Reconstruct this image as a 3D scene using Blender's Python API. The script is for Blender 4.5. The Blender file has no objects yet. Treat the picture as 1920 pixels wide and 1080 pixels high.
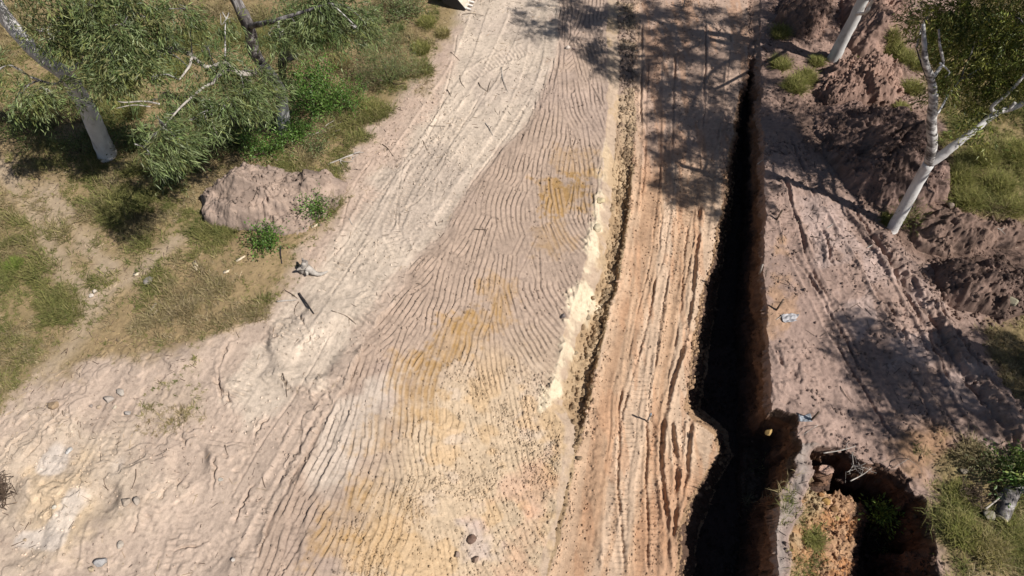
import bpy, math, random
import numpy as np

# ------------------------------------------------------------------ camera, sky, sun
sc = bpy.context.scene
COL = sc.collection
H = 15.0                                    # drone height above the ground
PITCH = math.radians(58)
FPX = 1280.0                                # 24 mm lens, 1920 px wide
cam_d = bpy.data.cameras.new('camera'); cam = bpy.data.objects.new('camera', cam_d); COL.objects.link(cam)
cam_d.lens = 24; cam_d.sensor_width = 36; cam_d.clip_end = 2000
cam.location = (0, 0, H); cam.rotation_euler = (math.pi / 2 - PITCH, 0, 0)
sc.camera = cam
SUN_EL = math.radians(50); SUN_AZ = math.radians(-23)      # direction to the sun, ccw from +X
world = bpy.data.worlds.new('World'); sc.world = world; world.use_nodes = True
wn = world.node_tree
sky = wn.nodes.new('ShaderNodeTexSky'); sky.sky_type = 'NISHITA'; sky.sun_disc = False
sky.sun_elevation = SUN_EL; sky.sun_rotation = math.pi / 2 - SUN_AZ
bg = wn.nodes['Background']; bg.inputs[1].default_value = 0.045
wn.links.new(sky.outputs[0], bg.inputs[0])
sun_d = bpy.data.lights.new('sun', 'SUN'); sun = bpy.data.objects.new('sun', sun_d); COL.objects.link(sun)
sun_d.energy = 5.0; sun_d.angle = math.radians(0.55); sun_d.color = (1.0, 0.955, 0.89)
S3 = np.array([math.cos(SUN_EL) * math.cos(SUN_AZ), math.cos(SUN_EL) * math.sin(SUN_AZ), math.sin(SUN_EL)])
from mathutils import Vector
sun.rotation_euler = Vector(S3).to_track_quat('Z', 'Y').to_euler()
sun.location = Vector(S3 * 60)
sc.view_settings.view_transform = 'Standard'; sc.view_settings.look = 'None'
sc.view_settings.gamma = 1.0; sc.view_settings.exposure = 0.37

# ------------------------------------------------------------------ survey helpers
s_, c_ = math.sin(PITCH), math.cos(PITCH)
def W(u, v, z=0.0):
    """point of the site at level z that the photograph shows at pixel u,v (1920x1080)"""
    a = (np.asarray(u, float) - 960) / FPX; b = (np.asarray(v, float) - 540) / FPX
    dz = -s_ - b * c_; t = (z - H) / dz
    return np.stack([a * t, (c_ - b * s_) * t, np.zeros_like(t) + z], -1)
rng = np.random.default_rng(7); random.seed(7)
TAB = np.random.default_rng(1).random((64, 256, 256)).astype(np.float32)
def vn(x, y, scale, seed):
    """value noise 0..1"""
    t = TAB[seed % 64]
    X = x * (1 / scale) + seed * 17.3; Y = y * (1 / scale) + seed * 9.7
    xi = np.floor(X); yi = np.floor(Y); fx = X - xi; fy = Y - yi
    xi = xi.astype(np.int64) & 255; yi = yi.astype(np.int64) & 255
    fx = fx * fx * (3 - 2 * fx); fy = fy * fy * (3 - 2 * fy)
    x1 = (xi + 1) & 255; y1 = (yi + 1) & 255
    return (t[yi, xi] * (1 - fx) + t[yi, x1] * fx) * (1 - fy) + (t[y1, xi] * (1 - fx) + t[y1, x1] * fx) * fy
def fbm(x, y, scale, seed, octs=4, gain=0.5):
    out = 0; amp = 1; tot = 0
    for i in range(octs):
        out = out + amp * vn(x * (0.8 + .2 * (i % 2)) + y * .31 * i, y - x * .31 * i, scale, seed + i); tot += amp; amp *= gain; scale *= .5
    return out / tot
def ss(t):
    t = np.clip(t, 0, 1); return t * t * (3 - 2 * t)

# ------------------------------------------------------------------ object helpers
def tag(o, label=None, cat=None, group=None, kind=None):
    if label: o['label'] = label
    if cat: o['category'] = cat
    if group: o['group'] = group
    if kind: o['kind'] = kind
    return o
def empty(name, loc, label=None, cat=None, group=None):
    o = bpy.data.objects.new(name, None); COL.objects.link(o); o.location = [float(k) for k in loc]
    return tag(o, label, cat, group)
def npmesh(name, V, F, mat=None, parent=None, col=None, smooth=True):
    """V (n,3), F (m,k) or list of such arrays; one mesh object"""
    V = np.asarray(V, np.float32)
    Fs = F if isinstance(F, list) else [F]
    me = bpy.data.meshes.new(name)
    me.vertices.add(len(V)); me.vertices.foreach_set('co', V.ravel())
    nl = sum(f.size for f in Fs); nf = sum(len(f) for f in Fs)
    me.loops.add(nl); me.polygons.add(nf)
    me.loops.foreach_set('vertex_index', np.concatenate([f.ravel() for f in Fs]).astype(np.int32))
    tot = np.concatenate([np.full(len(f), f.shape[1], np.int32) for f in Fs])
    me.polygons.foreach_set('loop_start', np.concatenate([[0], np.cumsum(tot)[:-1]]).astype(np.int32))
    me.polygons.foreach_set('loop_total', tot)
    me.polygons.foreach_set('use_smooth', np.full(nf, smooth, bool))
    if col is not None:
        ca = me.color_attributes.new('Col', 'FLOAT_COLOR', 'POINT')
        c4 = np.ones((len(V), 4), np.float32); c4[:, :3] = col
        ca.data.foreach_set('color', c4.ravel())
    me.update(calc_edges=True)
    if mat: me.materials.append(mat)
    o = bpy.data.objects.new(name, me); COL.objects.link(o)
    if parent: o.parent = parent; o.matrix_parent_inverse = parent.matrix_basis.inverted() if False else o.matrix_parent_inverse
    return o
class MB:
    """collects pieces into one mesh"""
    def __init__(s): s.V = []; s.F3 = []; s.F4 = []; s.C = []; s.n = 0
    def add(s, V, F3=None, F4=None, col=None):
        V = np.asarray(V, float).reshape(-1, 3)
        if F3 is not None and len(F3): s.F3.append(np.asarray(F3) + s.n)
        if F4 is not None and len(F4): s.F4.append(np.asarray(F4) + s.n)
        s.V.append(V); s.n += len(V)
        s.C.append(np.broadcast_to(np.asarray(col if col is not None else (.3, .3, .3), float), V.shape))
    def tube(s, P, R, n=8, rough=0.0, seed=0, cap=True, col=None):
        P = np.asarray(P, float); R = np.broadcast_to(np.asarray(R, float), (len(P),))
        r = np.random.default_rng(seed)
        T = np.gradient(P, axis=0); T /= np.linalg.norm(T, axis=1)[:, None] + 1e-9
        ref = np.array([0.31, .87, .38]);
        if abs(T[0] @ ref) > .9: ref = np.array([.9, -.2, .3])
        a = np.cross(T[0], ref); a /= np.linalg.norm(a); rings = []
        ang = np.linspace(0, 2 * math.pi, n, endpoint=False)
        for i in range(len(P)):
            a = a - T[i] * (a @ T[i]); a /= np.linalg.norm(a); b = np.cross(T[i], a)
            rr = R[i] * (1 + rough * (r.random(n) - .5))
            rings.append(P[i] + (np.cos(ang) * rr)[:, None] * a + (np.sin(ang) * rr)[:, None] * b)
        V = np.concatenate(rings); m = len(P)
        i, j = np.meshgrid(np.arange(m - 1), np.arange(n), indexing='ij')
        q = np.stack([i * n + j, i * n + (j + 1) % n, (i + 1) * n + (j + 1) % n, (i + 1) * n + j], -1).reshape(-1, 4)
        F3 = None
        if cap:
            V = np.concatenate([V, P[:1], P[-1:]]); k = np.arange(n)
            F3 = np.concatenate([np.stack([np.full(n, m * n), (k + 1) % n, k], -1),
                                 np.stack([np.full(n, m * n + 1), (m - 1) * n + k, (m - 1) * n + (k + 1) % n], -1)])
        s.add(V, F3, q, col)
    def box(s, p0, p1, w, h, up=(0, 0, 1), col=None, taper=1.0):
        p0 = np.asarray(p0, float); p1 = np.asarray(p1, float); t = p1 - p0; t = t / np.linalg.norm(t)
        a = np.cross(t, up); a /= np.linalg.norm(a); b = np.cross(a, t)
        V = []
        for p, k in ((p0, 1), (p1, taper)):
            for x, y in ((-1, -1), (1, -1), (1, 1), (-1, 1)): V.append(p + a * x * w * k / 2 + b * y * h * k / 2)
        s.add(V, None, [[3, 2, 1, 0], [4, 5, 6, 7], [0, 1, 5, 4], [1, 2, 6, 5], [2, 3, 7, 6], [3, 0, 4, 7]], col)
    def build(s, name, mat, parent=None, smooth=True):
        Fs = []
        if s.F4: Fs.append(np.concatenate(s.F4))
        if s.F3: Fs.append(np.concatenate(s.F3))
        V = np.concatenate(s.V)
        if parent is not None: V = V - np.array(parent['_o'] if '_o' in parent else wloc(parent))
        return npmesh(name, V, Fs, mat, parent, np.concatenate(s.C), smooth)
def wloc(o):
    l = np.array(o.location)
    while o.parent is not None: o = o.parent; l = l + np.array(o.location)
    return l
def spline(P, n):
    """smooth resample of a polyline (catmull-rom)"""
    P = np.asarray(P, float)
    if len(P) < 3: return np.stack([P[0] + (P[-1] - P[0]) * t for t in np.linspace(0, 1, n)])
    Q = np.concatenate([[2 * P[0] - P[1]], P, [2 * P[-1] - P[-2]]]); out = []
    for t in np.linspace(0, len(P) - 1 - 1e-6, n):
        i = int(t); f = t - i; a, b, c, d = Q[i:i + 4]
        out.append(.5 * (2 * b + (c - a) * f + (2 * a - 5 * b + 4 * c - d) * f * f + (3 * b - a - 3 * c + d) * f ** 3))
    return np.array(out)

# ------------------------------------------------------------------ materials
def mat(name, build):
    m = bpy.data.materials.new(name); m.use_nodes = True; nt = m.node_tree
    p = nt.nodes['Principled BSDF']; build(nt, p); return m
def soil_nodes(bump=0.012, scale=26, vary=(.86, 1.14), rough=1.0):
    def f(nt, p):
        at = nt.nodes.new('ShaderNodeVertexColor'); at.layer_name = 'Col'
        tc = nt.nodes.new('ShaderNodeNewGeometry')
        n1 = nt.nodes.new('ShaderNodeTexNoise'); n1.inputs['Scale'].default_value = 9; n1.inputs['Detail'].default_value = 8; n1.inputs['Roughness'].default_value = .72
        nt.links.new(tc.outputs['Position'], n1.inputs['Vector'])
        mr = nt.nodes.new('ShaderNodeMapRange'); mr.inputs[1].default_value = .3; mr.inputs[2].default_value = .7; mr.inputs[3].default_value = vary[0]; mr.inputs[4].default_value = vary[1]
        nt.links.new(n1.outputs[0], mr.inputs[0])
        n3 = nt.nodes.new('ShaderNodeTexNoise'); n3.inputs['Scale'].default_value = 45; n3.inputs['Detail'].default_value = 4; n3.inputs['Roughness'].default_value = .7
        nt.links.new(tc.outputs['Position'], n3.inputs['Vector'])
        m3 = nt.nodes.new('ShaderNodeMapRange'); m3.inputs[1].default_value = .3; m3.inputs[2].default_value = .7; m3.inputs[3].default_value = .86; m3.inputs[4].default_value = 1.14
        nt.links.new(n3.outputs[0], m3.inputs[0]); mm = nt.nodes.new('ShaderNodeMath'); mm.operation = 'MULTIPLY'; nt.links.new(m3.outputs[0], mm.inputs[0]); nt.links.new(mr.outputs[0], mm.inputs[1]); mr = mm
        mx = nt.nodes.new('ShaderNodeVectorMath'); mx.operation = 'SCALE'
        nt.links.new(at.outputs[0], mx.inputs[0]); nt.links.new(mr.outputs[0], mx.inputs['Scale'])
        nt.links.new(mx.outputs[0], p.inputs['Base Color'])
        n2 = nt.nodes.new('ShaderNodeTexNoise'); n2.inputs['Scale'].default_value = scale; n2.inputs['Detail'].default_value = 6; n2.inputs['Roughness'].default_value = .7
        nt.links.new(tc.outputs['Position'], n2.inputs['Vector'])
        b = nt.nodes.new('ShaderNodeBump'); b.inputs['Strength'].default_value = 1; b.inputs['Distance'].default_value = bump
        nt.links.new(n2.outputs[0], b.inputs['Height']); nt.links.new(b.outputs[0], p.inputs['Normal'])
        p.inputs['Roughness'].default_value = rough; p.inputs['Specular IOR Level'].default_value = .12
    return f
M_SOIL = mat('soil', soil_nodes(bump=.013))
M_ROCK = mat('rock', soil_nodes(.02, 14, (.75, 1.2), .95))
def leaf_nodes(trans=.3, rough=.45, spec=.35):
    def f(nt, p):
        at = nt.nodes.new('ShaderNodeVertexColor'); at.layer_name = 'Col'
        nt.links.new(at.outputs[0], p.inputs['Base Color'])
        p.inputs['Roughness'].default_value = rough; p.inputs['Specular IOR Level'].default_value = spec
        tr = nt.nodes.new('ShaderNodeBsdfTranslucent'); nt.links.new(at.outputs[0], tr.inputs['Color'])
        mx = nt.nodes.new('ShaderNodeMixShader'); mx.inputs[0].default_value = trans
        out = nt.nodes['Material Output']
        nt.links.new(p.outputs[0], mx.inputs[1]); nt.links.new(tr.outputs[0], mx.inputs[2]); nt.links.new(mx.outputs[0], out.inputs[0])
    return f
M_LEAF = mat('leaves', leaf_nodes())
M_GRASS = mat('grass_blades', leaf_nodes(.25, .7, .15))
def bark_nodes(c1, c2, c3, scale=3.0, stretch=(1, 1, .5), lo=.42, hi=.62, bump=.02):
    def f(nt, p):
        g = nt.nodes.new('ShaderNodeNewGeometry'); mp = nt.nodes.new('ShaderNodeMapping'); mp.inputs['Scale'].default_value = stretch
        nt.links.new(g.outputs['Position'], mp.inputs[0])
        n = nt.nodes.new('ShaderNodeTexNoise'); n.inputs['Scale'].default_value = scale; n.inputs['Detail'].default_value = 7; n.inputs['Roughness'].default_value = .65
        nt.links.new(mp.outputs[0], n.inputs[0])
        r = nt.nodes.new('ShaderNodeValToRGB'); e = r.color_ramp.elements
        e[0].position = lo; e[0].color = (*c1, 1); e[1].position = hi; e[1].color = (*c2, 1)
        x = e.new((lo + hi) / 2); x.color = (*c3, 1)
        nt.links.new(n.outputs[0], r.inputs[0]); nt.links.new(r.outputs[0], p.inputs['Base Color'])
        b = nt.nodes.new('ShaderNodeBump'); b.inputs['Distance'].default_value = bump
        nt.links.new(n.outputs[0], b.inputs['Height']); nt.links.new(b.outputs[0], p.inputs['Normal'])
        p.inputs['Roughness'].default_value = .8; p.inputs['Specular IOR Level'].default_value = .2
    return f
M_BARK = mat('white_gum_bark', bark_nodes((.30, .27, .25), (.60, .585, .57), (.52, .50, .485), 3.2, (1, 1, .6), .30, .58, .01))
M_BARKD = mat('dark_fissured_bark', bark_nodes((.045, .04, .042), (.42, .40, .39), (.15, .135, .13), 4, (1.6, 1.6, .5), .40, .66, .03))
M_BARKB = mat('shedding_banded_bark', bark_nodes((.08, .07, .065), (.50, .48, .46), (.28, .26, .25), 4, (.8, .8, 2.6), .40, .60, .02))
M_DEAD = mat('bleached_wood', bark_nodes((.13, .11, .10), (.42, .38, .34), (.30, .27, .24), 7, (1, 1, 1), .32, .6, .01))
M_CREAMW = mat('fresh_split_wood', bark_nodes((.42, .33, .22), (.68, .58, .44), (.58, .48, .35), 8, (1, 1, 1), .32, .6, .01))
M_CHAR = mat('charred_wood', bark_nodes((.012, .011, .012), (.07, .06, .06), (.03, .026, .026), 8, (1, 1, 1), .35, .7, .02))
M_STICK = mat('brown_stick', bark_nodes((.05, .035, .025), (.17, .12, .09), (.10, .07, .05), 9, (1, 1, 1), .35, .65, .01))
def plain(c, rough=.6, spec=.4, n=.15):
    def f(nt, p):
        g = nt.nodes.new('ShaderNodeNewGeometry'); t = nt.nodes.new('ShaderNodeTexNoise'); t.inputs['Scale'].default_value = 12; t.inputs['Detail'].default_value = 5
        nt.links.new(g.outputs['Position'], t.inputs[0])
        mr = nt.nodes.new('ShaderNodeMapRange'); mr.inputs[3].default_value = 1 - 2 * n; mr.inputs[4].default_value = 1 + 2 * n
        nt.links.new(t.outputs[0], mr.inputs[0]); v = nt.nodes.new('ShaderNodeVectorMath'); v.operation = 'SCALE'; v.inputs[0].default_value = c
        nt.links.new(mr.outputs[0], v.inputs['Scale']); nt.links.new(v.outputs[0], p.inputs['Base Color'])
        p.inputs['Roughness'].default_value = rough; p.inputs['Specular IOR Level'].default_value = spec
    return f
M_CREAM = mat('cream_steel', plain((.62, .55, .44), .5))
M_STEEL = mat('worn_tooth_steel', plain((.66, .62, .58), .35, .5))
M_BLACK = mat('black_rubber', plain((.02, .02, .022), .6))
M_PLASTIC = mat('grey_plastic_sheet', plain((.30, .29, .30), .5, .3, .35))
M_BLUE = mat('blue_paint', plain((.10, .28, .62), .5))
M_BPLASTIC = mat('pale_blue_plastic', plain((.22, .235, .26), .6, .3, .4))

# ------------------------------------------------------------------ terrain grid
def axis(fine0, fine1, step, far0, far1):
    a = list(np.arange(fine0, fine1, step)); g = step
    x = a[-1]
    while x < far1: g *= 1.25; x += g; a.append(x)
    x = a[0]; g = step
    while x > far0: g *= 1.25; x -= g; a.insert(0, x)
    return np.array(a)
xs = axis(-18.8, 18.8, .023, -120, 120)
# rows: pixel footprint grows with distance
yf = [1.9]
while yf[-1] < 22.2: yf.append(yf[-1] + .019 + .0008 * yf[-1])
ya = list(yf); g = .03; y = ya[-1]
while y < 160: g *= 1.25; y += g; ya.append(y)
y = ya[0]; g = .03
while y > -4: y -= .035; ya.insert(0, y)
while y > -80: g *= 1.25; y -= g; ya.insert(0, y)
ys = np.array(ya)
X, Y = np.meshgrid(xs.astype(np.float32), ys.astype(np.float32))
NY, NX = X.shape
cxs = np.concatenate([xs[::4], xs[-1:]]) if (len(xs) - 1) % 4 else xs[::4]
cys = np.concatenate([ys[::4], ys[-1:]]) if (len(ys) - 1) % 4 else ys[::4]
CX, CY = np.meshgrid(cxs, cys)
def idx(axis_, p):
    i = np.clip(np.searchsorted(axis_, p) - 1, 0, len(axis_) - 2); f = (p - axis_[i]) / (axis_[i + 1] - axis_[i]); return i, np.clip(f, 0, 1)
def up(A):
    j, fx = idx(cxs, xs); i, fy = idx(cys, ys); fx = fx[None, :]; fy = fy[:, None]
    A = A.astype(np.float32)
    r = A[i][:, j] * (1 - fx) * (1 - fy) + A[i][:, j + 1] * fx * (1 - fy) + A[i + 1][:, j] * (1 - fx) * fy + A[i + 1][:, j + 1] * fx * fy
    return r.astype(np.float32)
def pxpoly(P, z=0.0):
    P = np.asarray(P, float); return W(P[:, 0], P[:, 1], z)[:, :2]
def pdist(x, y, P, closed=False):
    """distance to polyline, arc length and signed side offset of the nearest point"""
    best = np.full(x.shape, 1e9); s0 = 0; S = np.zeros(x.shape); Tn = np.zeros(x.shape)
    n = len(P); segs = n if closed else n - 1
    for k in range(segs):
        a = P[k]; b = P[(k + 1) % n]; d = b - a; L = math.hypot(*d) + 1e-9; d = d / L
        rx = x - a[0]; ry = y - a[1]; t = np.clip(rx * d[0] + ry * d[1], 0, L)
        ex = rx - t * d[0]; ey = ry - t * d[1]; q = ex * ex + ey * ey
        m = q < best; best = np.where(m, q, best); S = np.where(m, s0 + t, S)
        Tn = np.where(m, d[0] * ry - d[1] * rx, Tn); s0 += L
    return np.sqrt(best), S, Tn
def inside(x, y, P):
    r = np.zeros(x.shape, bool); n = len(P)
    for k in range(n):
        x1, y1 = P[k]; x2, y2 = P[(k + 1) % n]
        if y1 == y2: continue
        c = ((y1 > y) != (y2 > y)) & (x < (x2 - x1) * (y - y1) / (y2 - y1) + x1); r ^= c
    return r
def sdf_at(x, y, P):
    d, _, _ = pdist(x, y, P, True); return np.where(inside(x, y, P), d, -d)
# warped coarse coordinates so that zone borders are irregular
WXc = CX + (fbm(CX, CY, 1.1, 3, 4) - .5) * .7; WYc = CY + (fbm(CX, CY, 1.1, 9, 4) - .5) * .7
def zone(P, z=0.0, warp=True):
    P = pxpoly(P, z) if not isinstance(P, np.ndarray) else P
    return up(sdf_at(WXc if warp else CX, WYc if warp else CY, P))
def soft(d, w, n=None):
    return ss(.5 + (d + (0 if n is None else n)) / (2 * w))

# ---- longitudinal break lines of the earthworks: (u, v, z)
def line(pts):
    q = np.array([W(u, v, z) for u, v, z in pts]); o = np.argsort(q[:, 1]); return q[o]
L_crest = line([(1052, -60, 0), (1045, 90, 0), (1020, 170, 0), (985, 230, 0), (900, 330, 0), (840, 420, 0), (780, 500, 0), (690, 640, 0), (630, 740, 0), (570, 860, 0), (500, 1000, 0), (470, 1080, 0), (430, 1200, 0)])
L_ctop = line([(1140, -60, -.03), (1140, 60, -.08), (1140, 200, -.15), (1128, 330, -.3), (1116, 430, -.4), (1090, 520, -.55), (1045, 680, -.85), (1030, 760, -1.12), (1058, 800, -1.32), (1055, 880, -1.42), (1040, 960, -1.47), (1012, 1080, -1.53), (985, 1200, -1.55)])
L_cfoot = line([(1150, -60, -.05), (1160, 60, -.14), (1160, 200, -.35), (1150, 330, -.62), (1142, 430, -.8), (1122, 520, -1.02), (1072, 680, -1.32), (1056, 760, -1.42), (1078, 800, -1.47), (1068, 880, -1.51), (1050, 960, -1.55), (1024, 1080, -1.58), (995, 1200, -1.6)])
L_rl = line([(1180, -60, -.06), (1190, 60, -.16), (1192, 200, -.42), (1187, 330, -.7), (1182, 400, -.86), (1160, 520, -1.1), (1120, 680, -1.38), (1095, 800, -1.48), (1070, 900, -1.52), (1030, 1080, -1.58), (1000, 1200, -1.6)])
L_rr = line([(1402, -60, -.06), (1402, 100, -.10), (1385, 190, -.5), (1364, 300, -.76), (1353, 400, -.87), (1328, 500, -1.17), (1306, 600, -1.38), (1291, 700, -1.52), (1281, 765, -1.6), (1296, 785, -1.6), (1336, 815, -1.62), (1344, 850, -1.62), (1318, 895, -1.6), (1294, 935, -1.6), (1268, 1000, -1.62), (1264, 1080, -1.62), (1260, 1200, -1.6)])
L_fl = line([(1406, -60, -.08), (1406, 100, -.14), (1393, 190, -1.1), (1379, 300, -1.6), (1372, 400, -1.9), (1352, 500, -2.1), (1334, 600, -2.25), (1322, 700, -2.35), (1318, 765, -2.4), (1366, 810, -2.4), (1374, 855, -2.4), (1342, 910, -2.45), (1308, 1000, -2.5), (1300, 1080, -2.5), (1295, 1200, -2.5)])
L_wf = line([(1413, -60, -.06), (1412, 100, -.14), (1401, 190, -1.1), (1394, 300, -1.6), (1389, 400, -1.9), (1385, 500, -2.1), (1382, 600, -2.25), (1381, 700, -2.35), (1381, 770, -2.4), (1382, 900, -2.45), (1385, 1080, -2.5), (1388, 1200, -2.5)])
L_wt = line([(1425, -60, 0), (1425, 100, 0), (1427, 200, 0), (1427, 300, 0), (1428, 400, 0), (1430, 500, 0), (1432, 600, 0), (1434, 700, 0), (1434, 780, 0), (1434, 880, 0), (1436, 960, 0), (1436, 1080, 0), (1438, 1200, 0)])
LINES = [L_crest, L_ctop, L_cfoot, L_rl, L_rr, L_fl, L_wf, L_wt]
wob = [.45, .25, .25, .2, .26, .25, .16, .24]
lx = []; lz = []
for k, L in enumerate(LINES):
    xx = np.interp(ys, L[:, 1], L[:, 0]); zz = np.interp(ys, L[:, 1], L[:, 2])
    z1 = np.zeros_like(ys)
    xx = xx + (fbm(ys, z1 + k * 5.1, .9, 20 + k, 4, .6) - .5) * wob[k]
    lx.append(xx); lz.append(zz)
lx[7] = np.maximum(lx[7], lx[6] + .1)
for k in range(1, 8): lx[k] = np.maximum(lx[k], lx[k - 1] + .03)
LX = [a.astype(np.float32)[:, None] for a in lx]; LZ = [a.astype(np.float32)[:, None] for a in lz]
WXL = X + (fbm(X, Y, .35, 31, 3) - .5) * .10          # ragged edges
Z = np.zeros_like(X); T = np.full(X.shape, -1, np.int8)
for k in range(7):
    m = (WXL >= LX[k]) & (WXL < LX[k + 1])
    t = (WXL - LX[k]) / (LX[k + 1] - LX[k])
    e = ss(t) if k in (0, 4) else t
    Z = np.where(m, LZ[k] + (LZ[k + 1] - LZ[k]) * e, Z); T[m] = k
T[WXL >= LX[7]] = 7
del WXL

q1 = fbm(X, Y, 1.5, 200, 4, .58); q2 = fbm(X + Y * .5, Y, 1.1, 205, 4, .6)
lw_ = ss((9.5 - Y + (X + 6) * .3) / 2) * (T == -1)
for th in (.44, .53, .60): Z += .045 * ss((q1 - th) / .012) * lw_ * ss((vn(X, Y, .8, 210) - .3) / .3)
for th in (.42, .50, .58): Z += .04 * ss((q2 - th) / .012) * (T == 7) * ss((vn(X, Y, .9, 211) - .35) / .3)
del q1, q2
# ---- slow undulation and grain of bare dirt
Z += (fbm(X, Y, 5, 40, 3) - .5) * .22 * np.where((T == -1) | (T == 7), 1, .35)
grain = (fbm(X, Y, .5, 44, 4, .62) - .5)
Z += (fbm(X, Y, .14, 47, 2, .6) - .5) * np.where((T == -1) | (T == 7) | (T == 3), .011, .006)
Z += grain * np.where(T == -1, .06, np.where(T == 7, .10, np.where((T == 5) | (T == 6), .16, .05)))
# clods of the broken bank
lump = np.clip(fbm(X, Y, .16, 50, 3, .6) - .52, 0, 1)

# ---- erosion pits on the right
PIT_A = pxpoly([(1430, 768), (1470, 765), (1490, 780), (1507, 812), (1497, 850), (1474, 885), (1458, 920), (1452, 960), (1436, 985), (1390, 985), (1385, 768)])
PIT_B = pxpoly([(1522, 852), (1545, 838), (1580, 842), (1610, 862), (1650, 874), (1690, 890), (1718, 925), (1738, 970), (1755, 1020), (1765, 1080), (1765, 1220), (1466, 1220), (1478, 1080), (1490, 1000), (1500, 940), (1516, 905), (1524, 870)])
wx2 = CX + (fbm(CX, CY, .55, 60, 4, .6) - .5) * .55; wy2 = CY + (fbm(CX, CY, .55, 64, 4, .6) - .5) * .55
dA = up(sdf_at(wx2, wy2, PIT_A)); dB = up(sdf_at(wx2, wy2, PIT_B))
pn = (fbm(X, Y, .45, 66, 4, .6) - .5)
Z = np.where(dA > 0, np.minimum(Z, Z * (1 - ss(dA / .16)) + (-2.35 + pn * .5) * ss(dA / .16)), Z)
dl = up(pdist(CX, CY, pxpoly([(1466, 1220), (1478, 1080), (1490, 1000), (1500, 940), (1514, 905)]))[0])
slope = np.interp(dl, [0, .12, .85, 1.2, 1.32, 1.8, 2.0, 3], [0.02, .2, .48, .72, 1.2, 1.42, 2.15, 2.25]).astype(np.float32)
slope = np.where(Y > float(W(1510, 915)[1]), 9, slope)
sl = W(1552, 886, -.3); slab = np.exp(-(((X - sl[0]) / .42) ** 2 + ((Y - sl[1] - .08) / .28) ** 2) * 1.4)
ww = .10 + .5 * ss((fbm(X, Y, .5, 69, 2) - .42) / .2)
deep = np.minimum(2.25 * ss(dB / ww), slope * ss(dB / .05)) + (pn * .45 + (fbm(X, Y, .2, 68, 3, .6) - .5) * .3) * ss(dB / .3)
deep = deep * (1 - .85 * np.clip(slab * 1.3, 0, 1) * (dB > .02))
Z = np.where(dB > 0, np.minimum(Z, -deep + Z * .2), Z)
Tz = T.copy(); Tz[(dA > 0) & (T >= 7)] = 8; Tz[(dB > 0) & (T >= 7)] = 8
ridge = ss(1 - np.abs(dB + .28) / .35) * (Y < 5.2) * (T == 7) * (dl < 1.0)

Z -= .24 * (T == 2) * ss((LX[3] - X) / .13) * ss((X - LX[2]) / .2) * ss((Y - 5.6) / 1.2) * ss((15.5 - Y) / 2)
# ---- tooth marks of the excavator bucket on the bank
FIELD = [(1060, 170, 0), (1000, 250, -.3), (930, 330, -.55), (1070, 350, -.1), (1120, 230, .45), (870, 430, -.7), (950, 480, -.5), (790, 560, -.75), (860, 650, -.45), (930, 600, -.1), (720, 700, -.55), (680, 640, -.8),
         (620, 850, -.3), (760, 760, -.1), (830, 800, .1), (1010, 440, .4), (1010, 560, .6), (1000, 650, .75), (960, 800, .35), (1010, 850, .6), (880, 870, .3), (850, 950, .3), (700, 900, -.25), (650, 970, -.3), (560, 1000, -.35), (510, 1040, -.5), (1000, 950, .6), (930, 1000, .25)]
fp = np.array([W(u, v, -.3)[:2] for u, v, _ in FIELD])
fq = np.array([W(u + 40 * k, v + 40, -.3)[:2] for u, v, k in FIELD]); fd = fq - fp; fd /= np.linalg.norm(fd, axis=1)[:, None]
def direc(p):
    w = 1 / (((fp - p) ** 2).sum(1) + .25) ** 1.6; d = (w[:, None] * fd).sum(0); return d / np.linalg.norm(d)
GR = np.zeros_like(X); GA = np.zeros_like(X)
def window(P, pad):
    x0, y0 = P.min(0) - pad; x1, y1 = P.max(0) + pad
    i0, i1 = np.searchsorted(ys, [y0, y1]); j0, j1 = np.searchsorted(xs, [x0, x1]); return slice(i0, i1), slice(j0, j1)
def bucket_pass(p, length, width, sp, amp, r):
    P = [np.array(p)]; ja = r.normal(0, .12); jb = r.normal(0, .05)
    for q_ in range(int(length / .3)):
        d_ = direc(P[-1]); g_ = ja + jb * q_; P.append(P[-1] + np.array([d_[0] * math.cos(g_) - d_[1] * math.sin(g_), d_[0] * math.sin(g_) + d_[1] * math.cos(g_)]) * .3)
    P = np.array(P); si, sj = window(P, width * .6 + .1)
    x = X[si, sj]; y = Y[si, sj]
    if x.size == 0: return
    d, s, t = pdist(x, y, P); L = .3 * (len(P) - 1)
    t = t + (vn(s, s * 0 + r.random() * 50, .55, 5) - .5) * .10 + (vn(s, s * 0 + r.random() * 50, .2, 6) - .5) * .03
    ph = (t / sp + r.random()) % 1.0
    prof = np.where(ph < .74, .5 - ph / .74 * .75, -.25 + (ph - .74) / .26 * .75)     # long scrape, short steep lip
    prof = np.where(ph < .86, .5 - ph / .86 * .9, -.4 + (ph - .86) / .14 * .9); g = amp * prof * (.75 + .5 * vn(x, y, .5, 8)) * (.5 + .9 * ss((vn(x, y, .45, 15) - .2) / .5))
    endj = (vn(t, t * 0 + r.random() * 9, .19, 4) - .5) * .5
    a = ss((width / 2 - np.abs(t)) / .06) * ss((s + endj) / .12) * ss((L - s - endj) / .2) * (d < width)
    g = g + .02 * ss((.12 - np.abs(s + endj - .06)) / .12)
    GR[si, sj] = GR[si, sj] * (1 - a) + g * a; GA[si, sj] = np.maximum(GA[si, sj], a)
r = np.random.default_rng(21)
seeds = []
for yy in np.arange(23, 0.5, -1.45):
    xa = np.interp(yy, ys, lx[0]) - .1; xb = np.interp(yy, ys, lx[1])
    row = list(np.arange(xa + .3, xb, 1.05)); r.shuffle(row)
    for xx in row: seeds.append((xx + r.normal(0, .3), yy + r.normal(0, .55)))
for yy in np.arange(20, 9, -.9):
    seeds.append((np.interp(yy, ys, (lx[2] + lx[3]) / 2) + r.normal(0, .1), yy + .8))
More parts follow.
